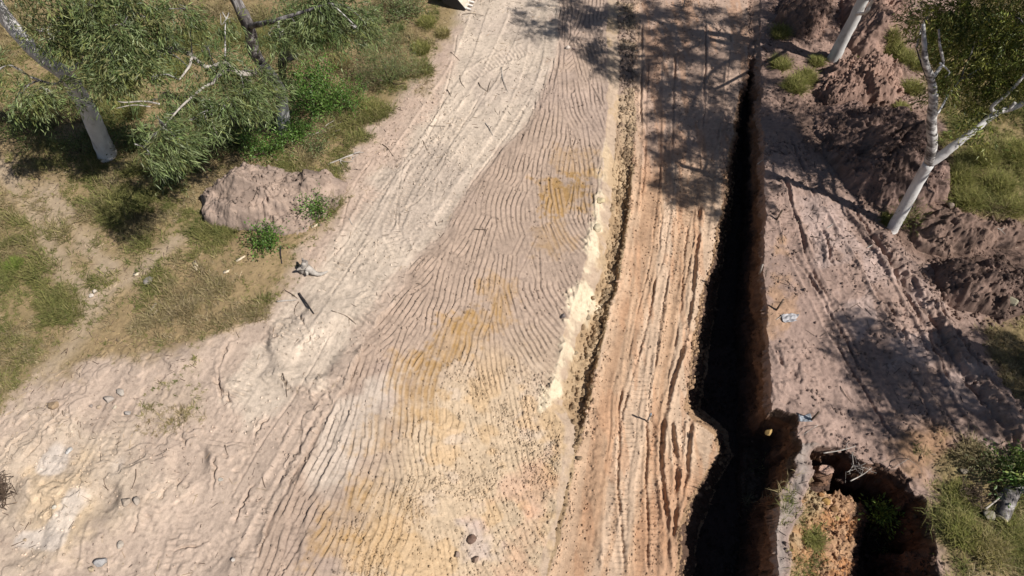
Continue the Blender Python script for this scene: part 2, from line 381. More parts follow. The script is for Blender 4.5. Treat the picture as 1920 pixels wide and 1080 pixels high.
for q in seeds:
    low = ss((8.2 - q[1]) / 3) * ss((q[0] - (np.interp(q[1], ys, lx[0]) + 1.6)) / 1.5)      # rubblier, flatter lower right
    bucket_pass(q, r.uniform(2.2, 3.8), r.uniform(1.0, 1.5), r.uniform(.125, .165), .046 * (1 - .3 * low), r)
mb = soft((X - LX[0]) - .05 + (vn(X, Y, .5, 17) - .5) * .5, .12) * (1 - soft(X - LX[1] + .05, .06))
md2 = (T == 2) * ss((Y - 11) / 2.5) * (1 - soft(X - LX[3] + .15, .1))
Z += GR * np.clip(mb + md2 * .8, 0, 1)
rub = mb * ss((8.6 - Y) / 3) * ss((X - LX[0] - 1.2) / 1.5)
Z += lump * (.025 * mb + .06 * rub) + np.clip(fbm(X, Y, .1, 53, 2, .6) - .5, 0, 1) * .07 * rub
# drain between the cut edge and the road, also scraped
for q in [(W(1178, 190, -.4)), (W(1172, 300, -.6)), (W(1165, 250, -.5))]:
    pass

# ---- tracks of machines
def track(P, z, width, depth, cleat=0.0, sp=.14, berm=0.0, soften=.05, wobble=.03, mask=None):
    P = spline(pxpoly(P, z), 30); si, sj = window(P, width + .3); x = X[si, sj]; y = Y[si, sj]
    if x.size == 0: return
    d, s, t = pdist(x, y, P); L = np.linalg.norm(np.diff(P, axis=0), axis=1).sum()
    t = t + (vn(x, y, .9, 11) - .5) * wobble * 1.6 + (vn(x, y, .09, 12) - .5) * wobble * .8
    w = width / 2; at = np.abs(t); en = ss(s / .3) * ss((L - s) / .3) * (d < w + .3)
    prof = -depth * ss((w - at) / soften + .5) * (1 if width > .25 else .25 + .9 * ss((vn(s, s * 0 + P[0, 0] * 7, .45, 18) - .25) / .35))
    if berm: prof = prof + berm * np.exp(-((at - w - .04) / .05) ** 2) * (.4 + 1.2 * vn(x, y, .25, 13))
    if cleat:
        ph = (s / sp + .25 * (at / max(w, .01))) % 1.0
        prof = prof + cleat * (ss(ph / .3) * ss((1 - ph) / .5) - .5) * ss((w - at) / .04) * ss((vn(x, y, .7, 14) - .25) / .3)
    if mask is not None: prof = prof * mask[si, sj]
    Z[si, sj] += prof * en
# pale track on the left
for P in [[(975, 20), (925, 130), (850, 240), (785, 330), (748, 400), (738, 440), (765, 485)], [(905, 10), (868, 110), (800, 215), (735, 310), (690, 390), (640, 470)],
          [(1010, 30), (1000, 120), (955, 230), (880, 340), (820, 430)], [(870, 150), (930, 115), (1000, 90)], [(1030, 60), (1035, 110), (1010, 180), (960, 260)],
          [(845, 200), (800, 280), (760, 350), (715, 440)]]:
    track(P, 0, .5, .014, .026, .13, .012)
for P in [[(860, 60), (842, 150), (800, 260), (720, 350), (650, 450), (600, 510)], [(905, 170), (850, 260), (800, 360), (745, 400)], [(760, 290), (745, 370), (740, 430)], [(820, 330), (815, 390), (830, 420)], [(780, 280), (750, 360), (748, 420), (752, 440)],
          [(700, 290), (660, 360), (640, 430)], [(960, 240), (900, 320), (850, 400)], [(700, 440), (650, 510), (620, 560)], [(640, 600), (560, 730), (480, 850), (420, 960)], [(610, 680), (540, 800), (520, 850)], [(600, 560), (630, 580), (680, 610)]]:
    track(P, 0, .035, .022, 0, berm=.008, soften=.05, wobble=.04)
for P in [[(620, 745), (570, 840), (520, 930), (470, 1040), (450, 1100)], [(660, 740), (600, 860), (560, 960), (540, 1080)], [(585, 770), (535, 860), (480, 960)]]:
    track(P, 0, .36, .035, .016, .13, .02, .12, .06)
rt = np.random.default_rng(77)
main = np.array([(990, 10), (940, 130), (870, 240), (800, 340), (745, 430), (690, 520), (600, 640), (500, 780), (400, 930), (330, 1060)], float)
for k in range(16):
    o = rt.uniform(-110, 90); i0 = rt.integers(0, 5); i1 = i0 + rt.integers(3, 6); q = main[i0:i1] + [o, 0] + np.cumsum(rt.normal(0, 9, (len(main[i0:i1]), 2)), 0)
    track([tuple(v) for v in q], 0, rt.uniform(.4, .6), rt.uniform(.0, .008), rt.uniform(.012, .026), rt.uniform(.10, .15), rt.uniform(.0, .008))
for k in range(12):
    u = rt.uniform(150, 560); v = rt.uniform(720, 1000); a = rt.normal(-.55, .25)
    track([(u, v), (u + a * 60, v + 60), (u + a * 130, v + 125), (u + a * 210, v + 190)], 0, rt.uniform(.35, .55), rt.uniform(.0, .015), rt.uniform(.01, .024), rt.uniform(.10, .14), rt.uniform(0, .02))
# creases, ruts and cracks of the cleared corner
for P in [[(40, 870), (75, 830), (100, 795), (150, 780)], [(0, 862), (30, 830), (60, 812)], [(330, 760), (343, 815), (352, 845)], [(395, 700), (430, 750), (440, 790)], [(412, 850), (402, 905), (395, 930)], [(320, 1035), (370, 1022), (405, 1015)],
          [(262, 950), (262, 975), (246, 1012)], [(35, 960), (52, 998)], [(270, 860), (266, 835)], [(470, 830), (480, 800), (505, 770)], [(560, 580), (590, 640), (585, 660)], [(430, 640), (410, 700), (420, 760)], [(600, 620), (570, 660)], [(345, 890), (330, 930)],
          [(480, 900), (455, 950), (440, 990)], [(520, 700), (545, 740)], [(600, 745), (620, 735)], [(130, 760), (100, 790)], [(330, 720), (300, 760)], [(60, 900), (85, 880), (80, 850)]]:
    track(P, 0, .05, .08, 0, berm=.02, soften=.06, wobble=.12)
# haul road
def rz(v): return float(np.interp(v, [0, 200, 400, 520, 700, 1080], [-.3, -.45, -.86, -1.15, -1.45, -1.6]))
def rtrack(P, **k):
    Q = np.array([W(u, v, rz(v))[:2] for u, v in P])
    global pxpoly
    old = pxpoly; pxpoly = lambda a, z=0: np.asarray(a); track(Q, 0, **k); pxpoly = old
rtrack([(1225, 100), (1222, 300), (1212, 500), (1188, 700), (1160, 900), (1150, 1090)], width=.55, depth=.02, cleat=.028, sp=.12, berm=.015)
rtrack([(1300, 250), (1288, 400), (1268, 600), (1238, 760), (1215, 900), (1212, 1090)], width=.55, depth=.02, cleat=.028, sp=.12, berm=.015)
rtrack([(1345, 120), (1330, 300), (1310, 450)], width=.5, depth=.02, cleat=.03, sp=.13, berm=.02)
for P in [[(1243, 395), (1225, 540), (1205, 640), (1180, 720), (1165, 800)], [(1238, 380), (1240, 420)], [(1165, 720), (1160, 900), (1170, 1080)], [(1212, 780), (1212, 950), (1218, 1080)], [(1290, 420), (1278, 560), (1262, 660)], [(1255, 500), (1235, 620), (1228, 700)], [(1320, 50), (1320, 180), (1318, 260)], [(1200, 50), (1203, 240)], [(1262, 110), (1260, 300)]]:
    rtrack(P, width=.05, depth=.05, berm=.025, soften=.05, wobble=.05)
for P in [[(1312, 380), (1305, 500), (1285, 620), (1262, 720), (1244, 800), (1238, 860), (1248, 960), (1255, 1080)], [(1300, 780), (1290, 860), (1272, 940), (1258, 1020)], [(1262, 780), (1268, 880), (1262, 980)]]:
    rtrack(P, width=.11, depth=.085, berm=.05, soften=.06, wobble=.07)
for P in [[(1135, 760), (1126, 900), (1120, 960), (1138, 1080)], [(1180, 330), (1160, 470), (1130, 600), (1105, 720)]]:
    rtrack(P, width=.22, depth=-.05, berm=.03, soften=.1, wobble=.14)
for k in range(16):
    f = rt.uniform(.06, .92); v0 = rt.uniform(20, 800); v1 = v0 + rt.uniform(150, 420)
    q = []
    for v in np.linspace(v0, min(v1, 1090), 5):
        yy = float(W(1200, v, rz(v))[1]); xx = np.interp(yy, ys, lx[3]) * (1 - f) + np.interp(yy, ys, lx[4]) * f; q.append((xx + rt.normal(0, .03), yy))
    old = pxpoly; pxpoly = lambda a, z=0: np.asarray(a)
    if k % 2: track(q, 0, .5, .006, rt.uniform(.012, .026), .12, .012)
    else: track(q, 0, .035, rt.uniform(.02, .045), 0, berm=.015, soften=.04, wobble=.03)
    pxpoly = old
gv = ((X * .45 + Y * .9) / .17 + (vn(X, Y, .4, 19) - .5)) % 1.0
gb = np.where(T == 4, 1.0, (T == 3) * ss((X - LX[4] + .5) / .15) * ss((Y - 4.2) / .3) * ss((6.4 - Y) / .3))
Z += np.where(gb > 0, gb * .055 * (np.where(gv < .75, gv / .75, (1 - gv) / .25) - .5), 0)
# right-hand dirt
for P in [[(1465, 330), (1500, 440), (1535, 530), (1580, 620)], [(1530, 420), (1550, 470), (1562, 510)], [(1600, 380), (1630, 440), (1700, 560), (1790, 720)], [(1440, 640), (1470, 700)], [(1580, 730), (1600, 760)], [(1650, 560), (1680, 610), (1702, 650)], [(1480, 250), (1510, 330), (1530, 380)],
          [(1690, 690), (1740, 780), (1790, 860)], [(1560, 640), (1640, 760), (1680, 830)], [(1740, 560), (1800, 650), (1880, 770)], [(1490, 470), (1540, 560), (1620, 700)]]:
    track(P, 0, .07, .06, 0, berm=.03, soften=.06, wobble=.10)
track([(1450, 330), (1500, 480), (1590, 660), (1660, 800)], 0, .55, .02, .02, .13, .03)
track([(1560, 380), (1640, 520), (1730, 680), (1800, 800), (1890, 880)], 0, .6, .03, .015, .13, .05)
track([(1640, 430), (1700, 510), (1760, 585), (1830, 690), (1900, 810), (1950, 900)], 0, .42, -.22, 0, berm=.0, soften=.22, wobble=.25)
track([(1625, 440), (1685, 525), (1745, 605), (1812, 705), (1880, 820)], 0, .1, .1, 0, berm=.05, soften=.09, wobble=.15)
clod_r = np.clip(fbm(X, Y, .22, 70, 3, .6) - .5, 0, 1)
Z += clod_r * .08 * (T == 7)
Z += np.clip(fbm(X, Y, .1, 73, 2, .6) - .5, 0, 1) * .08 * (T == 7) * ss((fbm(X, Y, 1.1, 78, 2) - .4) / .2)
Z += np.clip(fbm(X, Y, .12, 75, 2, .6) - .58, 0, 1) * .09 * (T == -1) * ss((fbm(X, Y, 1.5, 77, 2) - .42) / .2)

# ------------------------------------------------------------------ colour of the soils (albedo), with shade painted into trench and gully
A3 = lambda c: np.array(c, np.float32)
C = np.empty((NY, NX, 3), np.float32); C[:] = A3((.40, .318, .26))
n1 = fbm(X, Y, 2.2, 80, 4); n2 = fbm(X, Y, .5, 84, 4); n3 = fbm(X, Y, .13, 88, 3)
def paint(m, c):
    global C
    m = np.clip(m, 0, 1)[..., None]; C = C * (1 - m) + A3(c) * m
jit = (n2 - .5) * 1.0
GD0 = np.zeros_like(X)
# left: grassy soil, cleared ground, pale track
z_left = zone([(-400, -200), (870, -40), (845, 60), (800, 100), (790, 150), (735, 205), (700, 240), (640, 300), (620, 400), (560, 480), (530, 540), (470, 590), (380, 650), (300, 690), (200, 660), (120, 700), (-60, 760), (-600, 900)])
paint(soft(z_left, .35, jit), (.25, .185, .105))
trackz = zone([(880, -60), (1050, -60), (1045, 90), (1015, 180), (980, 235), (890, 335), (830, 430), (770, 500), (700, 600), (560, 760), (470, 800), (420, 720), (520, 600), (600, 480), (680, 340), (760, 230), (850, 110)])
paint(soft(trackz, .25, jit) * .9, (.465, .395, .325))
paint(ss((n1 - .55) / .12) * soft(trackz, .3) * .5, (.36, .30, .255))
pink_ = 0
pink = zone([(800, 110), (850, 60), (850, 130), (790, 230), (700, 340), (640, 440), (590, 500), (560, 480), (620, 400), (640, 300), (720, 220)])
paint(soft(pink, .3, jit) * .75, (.385, .295, .24))
ycream = zone([(60, 900), (140, 880), (200, 920), (200, 1000), (120, 1040), (50, 1000)])
paint(soft(ycream, .4, jit * 1.5) * .55, (.50, .35, .19))
lowl = zone([(20, 790), (250, 800), (300, 900), (230, 1000), (60, 1090), (-100, 1000)])
paint(soft(lowl, .6, jit * 1.5) * .45, (.45, .38, .29))
paint(ss((vn(X, Y, .8, 93) - .72) / .1) * soft(lowl, .6) * .6, (.55, .5, .46))
# bank
onb = soft(X - LX[0], .15, jit * .3) * (1 - soft(X - LX[1], .05))
tb = (X - LX[0]) / (LX[1] - LX[0])
paint(onb, (.325, .25, .20))
lower = ss((9.3 - Y + (n1 - .5) * 3) / 3.5) * ss((X - LX[0] - .9 + (n2 - .5)) / 1.6)
paint(onb * lower, (.44, .345, .245)); paint(onb * lower * ss((n2 - .5) / .12) * .5, (.40, .33, .27)); paint(onb * lower * ss((fbm(X, Y, .8, 99, 3) - .54) / .08) * .5, (.45, .31, .17))
paint(onb * ss((n1 - .5) / .2) * .5 * (1 - lower), (.32, .25, .215))
palel = zone([(640, 740), (760, 700), (700, 830), (640, 950), (590, 930), (600, 830)])
paint(onb * soft(palel, .3, jit) * .75, (.43, .37, .315))
for P, st in [([(1020, 330), (1115, 325), (1118, 395), (1020, 395)], 1.25), ([(985, 420), (1060, 425), (1050, 480), (1000, 470)], .55), ([(905, 530), (950, 520), (975, 545), (930, 590)], .75), ([(840, 610), (900, 590), (890, 650), (830, 700), (805, 690)], 1.0),
              ([(750, 690), (850, 680), (820, 780), (760, 775)], .8), ([(640, 900), (700, 890), (680, 990), (650, 990)], .7), ([(580, 980), (640, 960), (640, 1020), (590, 1040)], .6), ([(1030, 270), (1120, 280), (1110, 330), (1020, 330)], .5), ([(690, 760), (770, 770), (720, 860), (670, 850)], .5), ([(820, 690), (900, 660), (960, 600), (940, 560), (880, 600)], .6), ([(600, 940), (720, 880), (800, 960), (700, 1060), (600, 1060)], .45)]:
    zo = soft(zone(P, -.25), .16, jit * 1.1 + (n3 - .5) * .6); paint(onb * zo * st * np.where(GR < .004, 1, .55) * (.62 + .38 * ss((fbm(X, Y, .25, 98, 3) - .36) / .2)), (.285, .182, .082))
for P in [[(1000, 840), (1060, 880), (1040, 960), (960, 960), (930, 930)], [(950, 1000), (1020, 980), (1020, 1080), (900, 1080)], [(870, 960), (920, 970), (900, 1010)]]:
    paint(onb * soft(zone(P, -1.2), .3, jit * 1.6) * .5, (.44, .27, .18))
greyp = zone([(900, 975), (960, 960), (930, 1040), (890, 1050)], -1.2) if False else zone([(860, 975), (900, 960), (940, 1040), (880, 1050)], -1.2)
paint(onb * soft(greyp, .2, jit) * .6, (.42, .36, .34))
# cut edge, drain, road
st2_ = fbm(Y * .05, X - LX[3] - (LX[4] - LX[3]) * 0 + Y * .03, .45, 155, 3, .5)
ep = [(1140, 250, -.2, 9), (1126, 340, -.32, 14), (1123, 400, -.4, 17), (1113, 440, -.45, 12), (1102, 500, -.55, 20), (1096, 545, -.65, 28), (1078, 605, -.75, 20), (1060, 655, -.9, 14), (1048, 695, -1.0, 12), (1032, 742, -1.15, 17), (1012, 775, -1.2, 6)]
eW = np.array([W(u, v, z)[:2] for u, v, z, w in ep]); dE, sE_, _ = pdist(CX, CY, eW); cum = np.concatenate([[0], np.cumsum(np.linalg.norm(np.diff(eW, axis=0), axis=1))])
wE = np.interp(sE_, cum, [w / 98 for *_, w in ep]); edge = up(np.clip(1.25 - dE / wE, -3, 1.25)); edge = ss(edge + (n2 - .5) * 3.6 + (n3 - .5) * 1.6)
drain = ((T == 2)).astype(np.float32)
paint(drain, (.33, .235, .145)); paint(drain * ss((Y - 13.5) / 4), (.30, .225, .18))
paint(drain * ss((n2 - .45) / .1) * .6, (.38, .29, .19))
paint((T == 3) * 1.0, (.41, .285, .195)); paint((T == 3) * ss((st2_ - .5) / .12) * .7, (.47, .36, .27)); paint((T == 3) * ss((.44 - st2_) / .1) * .6, (.36, .225, .14))

paint((T == 3) * ss((Y - 13) / 2.5) * .85, (.36, .265, .215))
paint((T == 3) * ss((fbm(X * 3, Y * .5, .7, 96, 3) - .56) / .08) * .45, (.39, .225, .135))
paint((T == 3) * ss((5.5 - Y) / 1) * ss((X - (LX[4] - 1.1)) / .3) * .6, (.36, .20, .115))
paint((T == 1) * (.35 + .5 * ss((n2 - .45) / .15)), (.36, .265, .165))
edge = edge * (1 - .75 * ss((Y - 12.6) / 1.2)); paint(edge * .88, (.55, .47, .35)); Z += edge * (fbm(X, Y, .3, 55, 4, .6) - .45) * .22
paint((T == 3) * np.exp(-((X - LX[3] - .12) / .16) ** 2) * .5, (.50, .36, .25))
dk = ss((-Z - .35) / .35); paint((T >= 4) * (T <= 6) * 1.0, (.30, .21, .165)); paint((T == 4) * dk, (.30, .20, .125)); paint((T == 5) * dk, (.048, .034, .03)); paint((T == 6) * dk, (.06, .034, .026))  # trench floor and wall: shade painted into the colour, darker with depth
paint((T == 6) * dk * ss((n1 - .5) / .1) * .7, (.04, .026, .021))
# right
paint((T == 7) * 1.0, (.295, .215, .182))
paint((T == 7) * ss((n1 - .5) / .12) * .45, (.26, .185, .155))
slick = zone([(1470, 380), (1540, 360), (1640, 470), (1760, 600), (1860, 760), (1900, 850), (1870, 870), (1800, 820), (1700, 720), (1600, 640), (1520, 500)])
paint((T == 7) * soft(slick, .25, jit) * ss((fbm(X, Y, .9, 101, 3) - .44) / .1) * .85, (.37, .285, .255))
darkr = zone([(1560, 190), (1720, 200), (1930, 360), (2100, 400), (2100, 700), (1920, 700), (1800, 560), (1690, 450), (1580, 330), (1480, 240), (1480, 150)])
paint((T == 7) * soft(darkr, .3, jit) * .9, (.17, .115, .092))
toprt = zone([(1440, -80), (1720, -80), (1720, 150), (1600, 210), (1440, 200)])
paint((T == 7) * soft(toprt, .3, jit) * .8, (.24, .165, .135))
paint((T == 7) * soft(zone([(1690, 790), (1780, 790), (1830, 850), (1800, 900), (1720, 900), (1680, 850)]), .3, jit) * .9, (.25, .155, .095))
paint((T == 7) * soft(zone([(1435, 480), (1475, 470), (1480, 610), (1438, 640)]), .2, jit * 1.5) * .5, (.36, .22, .12))
grs_r = np.maximum(zone([(1740, 60), (1960, -100), (2400, -100), (2400, 420), (1920, 410), (1800, 400), (1775, 330), (1770, 250), (1745, 170)]), zone([(1750, 880), (1830, 830), (1900, 880), (2300, 800), (2300, 1300), (1775, 1300), (1770, 1080), (1745, 960)]))
grs_r = np.maximum(grs_r, zone([(1850, 600), (2000, 560), (2400, 600), (2400, 900), (1960, 850), (1880, 720)]))
paint((T == 7) * soft(grs_r, .3, jit), (.21, .16, .085))
paint(ridge * .85, (.27, .235, .215))
pit = (Tz == 8).astype(np.float32)
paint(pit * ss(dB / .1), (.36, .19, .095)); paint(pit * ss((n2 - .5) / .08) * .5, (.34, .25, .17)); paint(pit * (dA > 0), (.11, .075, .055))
wl = pit * (dB > 0) * np.clip(ss((dl - 1.55) / .3) + ss((Y - 4.35) / .3), 0, 1); paint(wl, (.075, .046, .035)); paint(wl * ss((n2 - .52) / .1) * .6, (.14, .085, .06))  # shade painted over the gully walls and deep floor
paint(pit * ss((.7 - dl) / .4) * ss((n1 - .38) / .2) * .8 * (Y < 5), (.26, .215, .13))
paint(pit * np.clip(slab * 1.6, 0, 1) * (dB > 0), (.37, .25, .20))
# dragged streaks along the machines' way
d1 = unit2 = W(620, 560)[:2] - W(1000, 60)[:2]; d1 = d1 / np.linalg.norm(d1)
st1 = fbm((X * d1[0] + Y * d1[1]) * .10, X * d1[1] - Y * d1[0], .14, 140, 4, .65)
d3 = W(1700, 800)[:2] - W(1465, 330)[:2]; d3 = d3 / np.linalg.norm(d3)
st3 = fbm((X * d3[0] + Y * d3[1]) * .12, X * d3[1] - Y * d3[0], .16, 145, 4, .65)
st2 = fbm(Y * .08, X - LX[3] + Y * .02, .13, 150, 4, .65)
stv = np.where(T == 7, st3, np.where((T == 3) | (T == 2), st2, np.where(T == -1, st1, .5)))
Z += (stv - .5) * np.where(T == 3, .014, np.where(T == 7, .014, .007))
C *= (.86 + .28 * stv)[..., None]
C *= A3((.97, .945, .925)); C *= (.84 + .32 * n2)[..., None] * (.93 + .14 * n3)[..., None]
# grass density
sp = fbm(X, Y, .07, 112, 2); C *= (1 - .22 * ss((sp - .66) / .1))[..., None]; C *= (1 + .10 * ss((.34 - sp) / .1))[..., None]
gn = fbm(X, Y, 1.1, 110, 4, .6)
GD = soft(z_left, .4, jit * 1.6) * (.36 + .64 * ss((gn - .36) / .22))
for P in [[(0, 310), (50, 390), (100, 470), (160, 560)], [(90, 360), (150, 440), (200, 500)], [(330, 450), (260, 510), (185, 560), (140, 640), (60, 730)]]:
    dd = up(pdist(CX, CY, spline(pxpoly(P), 20))[0]); GD *= 1 - .72 * np.exp(-((dd + (n2 - .5) * .5) / .32) ** 2)
    m = np.exp(-((dd + (n2 - .5) * .5) / .34) ** 2) * .6 * soft(z_left, .6); paint(m, (.36, .285, .215))
thin = zone([(190, 470), (560, 430), (560, 560), (420, 660), (300, 700), (150, 700)]); GD *= 1 - .45 * soft(thin, .8)
GD = np.maximum(GD, .3 * soft(zone([(255, 740), (330, 710), (380, 730), (360, 780), (290, 810)]), .3, jit * 1.5))
GD = np.maximum(GD, (T == 7) * soft(grs_r, .3, jit * 1.5) * (.4 + .6 * ss((gn - .35) / .15)))
GD = np.maximum(GD, .35 * ridge * ss((gn - .45) / .15)); GD = np.maximum(GD, .42 * pit * (Y < 4.6) * ss((1.0 - dl) / .4) * ss((gn - .36) / .15))
GD *= ((X > -20) & (X < 20) & (Y > 1) & (Y < 23))
paint(GD * .5, (.19, .15, .075))

# ------------------------------------------------------------------ ground sheets
vid = np.arange(NX * NY).reshape(NY, NX)
quads = np.stack([vid[:-1, :-1], vid[:-1, 1:], vid[1:, 1:], vid[1:, :-1]], -1).reshape(-1, 4)
VV = np.stack([X, Y, Z], -1).reshape(-1, 3); CC = C.reshape(-1, 3)
kind = np.zeros((NY, NX), np.int8)                    # which sheet a cell belongs to
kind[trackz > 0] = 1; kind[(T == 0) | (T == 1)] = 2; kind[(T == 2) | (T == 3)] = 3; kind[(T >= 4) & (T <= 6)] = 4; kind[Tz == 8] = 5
kc = kind[:-1, :-1].ravel()
z4 = np.stack([Z[:-1, :-1], Z[:-1, 1:], Z[1:, 1:], Z[1:, :-1]], -1); rngz = (z4.max(-1) - z4.min(-1))
isst = (rngz > .03) & (kind[:-1, :-1] >= 4) & (Y[:-1, :-1] < 21) & (Y[:-1, :-1] > -3.8)
stv_ = np.ones((NY, NX), np.float32)                      # wall weight, nought where a plain cell touches
for di in (0, 1):
    for dj in (0, 1): stv_[di:NY - 1 + di, dj:NX - 1 + dj] = np.where(isst, stv_[di:NY - 1 + di, dj:NX - 1 + dj], 0)
stv_[0] = stv_[-1] = 0
gyy, gxx = np.gradient(Z); gxx = gxx / np.gradient(xs)[None]; gyy = gyy / np.gradient(ys)[:, None]
def blur(A):
    for _ in range(3): A = (A + np.roll(A, 1, 0) + np.roll(A, -1, 0) + np.roll(A, 1, 1) + np.roll(A, -1, 1)) / 5
    return A
gxx = blur(gxx); gyy = blur(gyy); gl = np.sqrt(gxx ** 2 + gyy ** 2) + 1e-4
VA = np.dstack([X, Y, Z, -gxx / gl, -gyy / gl, stv_, C]).reshape(-1, 9)
def wall_sheet(q, M=6):
    """the steep cells again, cut M times finer, roughened in three dimensions and coloured by soil layer, with shade painted in lower down"""
    c = VA[q]; f = np.linspace(0, 1, M + 1); fu, fv = np.meshgrid(f, f); w = np.stack([(1 - fu) * (1 - fv), fu * (1 - fv), fu * fv, (1 - fu) * fv], -1).reshape(-1, 4)
    A = np.einsum('kw,nwc->nkc', w.astype(np.float32), c).reshape(-1, 9); p = A[:, :3].copy(); u = p[:, 0] * .55 + p[:, 1]; z = p[:, 2]
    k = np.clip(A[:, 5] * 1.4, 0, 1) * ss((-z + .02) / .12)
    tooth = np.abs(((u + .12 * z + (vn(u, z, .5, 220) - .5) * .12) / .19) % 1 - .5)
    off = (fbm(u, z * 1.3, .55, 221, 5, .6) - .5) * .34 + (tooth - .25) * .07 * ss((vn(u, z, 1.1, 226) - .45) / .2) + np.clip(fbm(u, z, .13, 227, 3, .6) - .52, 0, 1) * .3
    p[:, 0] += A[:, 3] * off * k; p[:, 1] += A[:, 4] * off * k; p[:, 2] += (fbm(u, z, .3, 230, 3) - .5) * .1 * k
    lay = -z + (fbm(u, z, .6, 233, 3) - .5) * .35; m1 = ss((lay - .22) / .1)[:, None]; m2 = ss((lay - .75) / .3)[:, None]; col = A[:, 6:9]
    lc = A3((.17, .095, .06)) * (1 - m2) + A3((.062, .038, .03)) * m2; lc = lc * (.6 + .8 * fbm(u, z, .2, 236, 3))[:, None]  # reddish soil band, then a deep band darkened as painted shade
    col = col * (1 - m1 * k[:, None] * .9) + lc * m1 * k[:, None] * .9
    n = len(q); base = (np.arange(n) * (M + 1) ** 2)[:, None, None]; i, j = np.meshgrid(np.arange(M), np.arange(M), indexing='ij'); o = i * (M + 1) + j
    F = (base + np.stack([o, o + 1, o + M + 2, o + M + 1], -1).reshape(1, -1, 4)).reshape(-1, 4); return p, F, col
iss = isst.ravel()
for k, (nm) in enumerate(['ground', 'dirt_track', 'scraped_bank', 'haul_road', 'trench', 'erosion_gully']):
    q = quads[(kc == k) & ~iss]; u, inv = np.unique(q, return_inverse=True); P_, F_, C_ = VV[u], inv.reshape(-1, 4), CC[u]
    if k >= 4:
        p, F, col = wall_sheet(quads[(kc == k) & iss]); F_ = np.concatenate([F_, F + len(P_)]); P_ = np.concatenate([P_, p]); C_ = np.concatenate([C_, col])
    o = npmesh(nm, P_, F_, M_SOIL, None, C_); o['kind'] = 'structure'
del VA
def samp(A, x, y):
    j, fx = idx(xs, np.asarray(x, float)); i, fy = idx(ys, np.asarray(y, float))
    return A[i, j] * (1 - fx) * (1 - fy) + A[i, j + 1] * fx * (1 - fy) + A[i + 1, j] * (1 - fx) * fy + A[i + 1, j + 1] * fx * fy
def at(u, v, lift=0.0):
    z = 0.0
    for _ in range(8): p = W(u, v, z); z = .5 * z + .5 * float(samp(Z, p[0], p[1]))
    p = W(u, v, z); p[2] = float(samp(Z, p[0], p[1])) + lift; return p
def drop(p, lift=0.0):
    p = np.array(p, float); p[2] = samp(Z, p[0], p[1]) + lift; return p
def proj(q):
    r = np.asarray(q, float) - [0, 0, H]; dep = r[..., 1] * c_ - r[..., 2] * s_
    return 960 + FPX * r[..., 0] / dep, 540 + FPX * (-(r[..., 1] * s_ + r[..., 2] * c_)) / dep
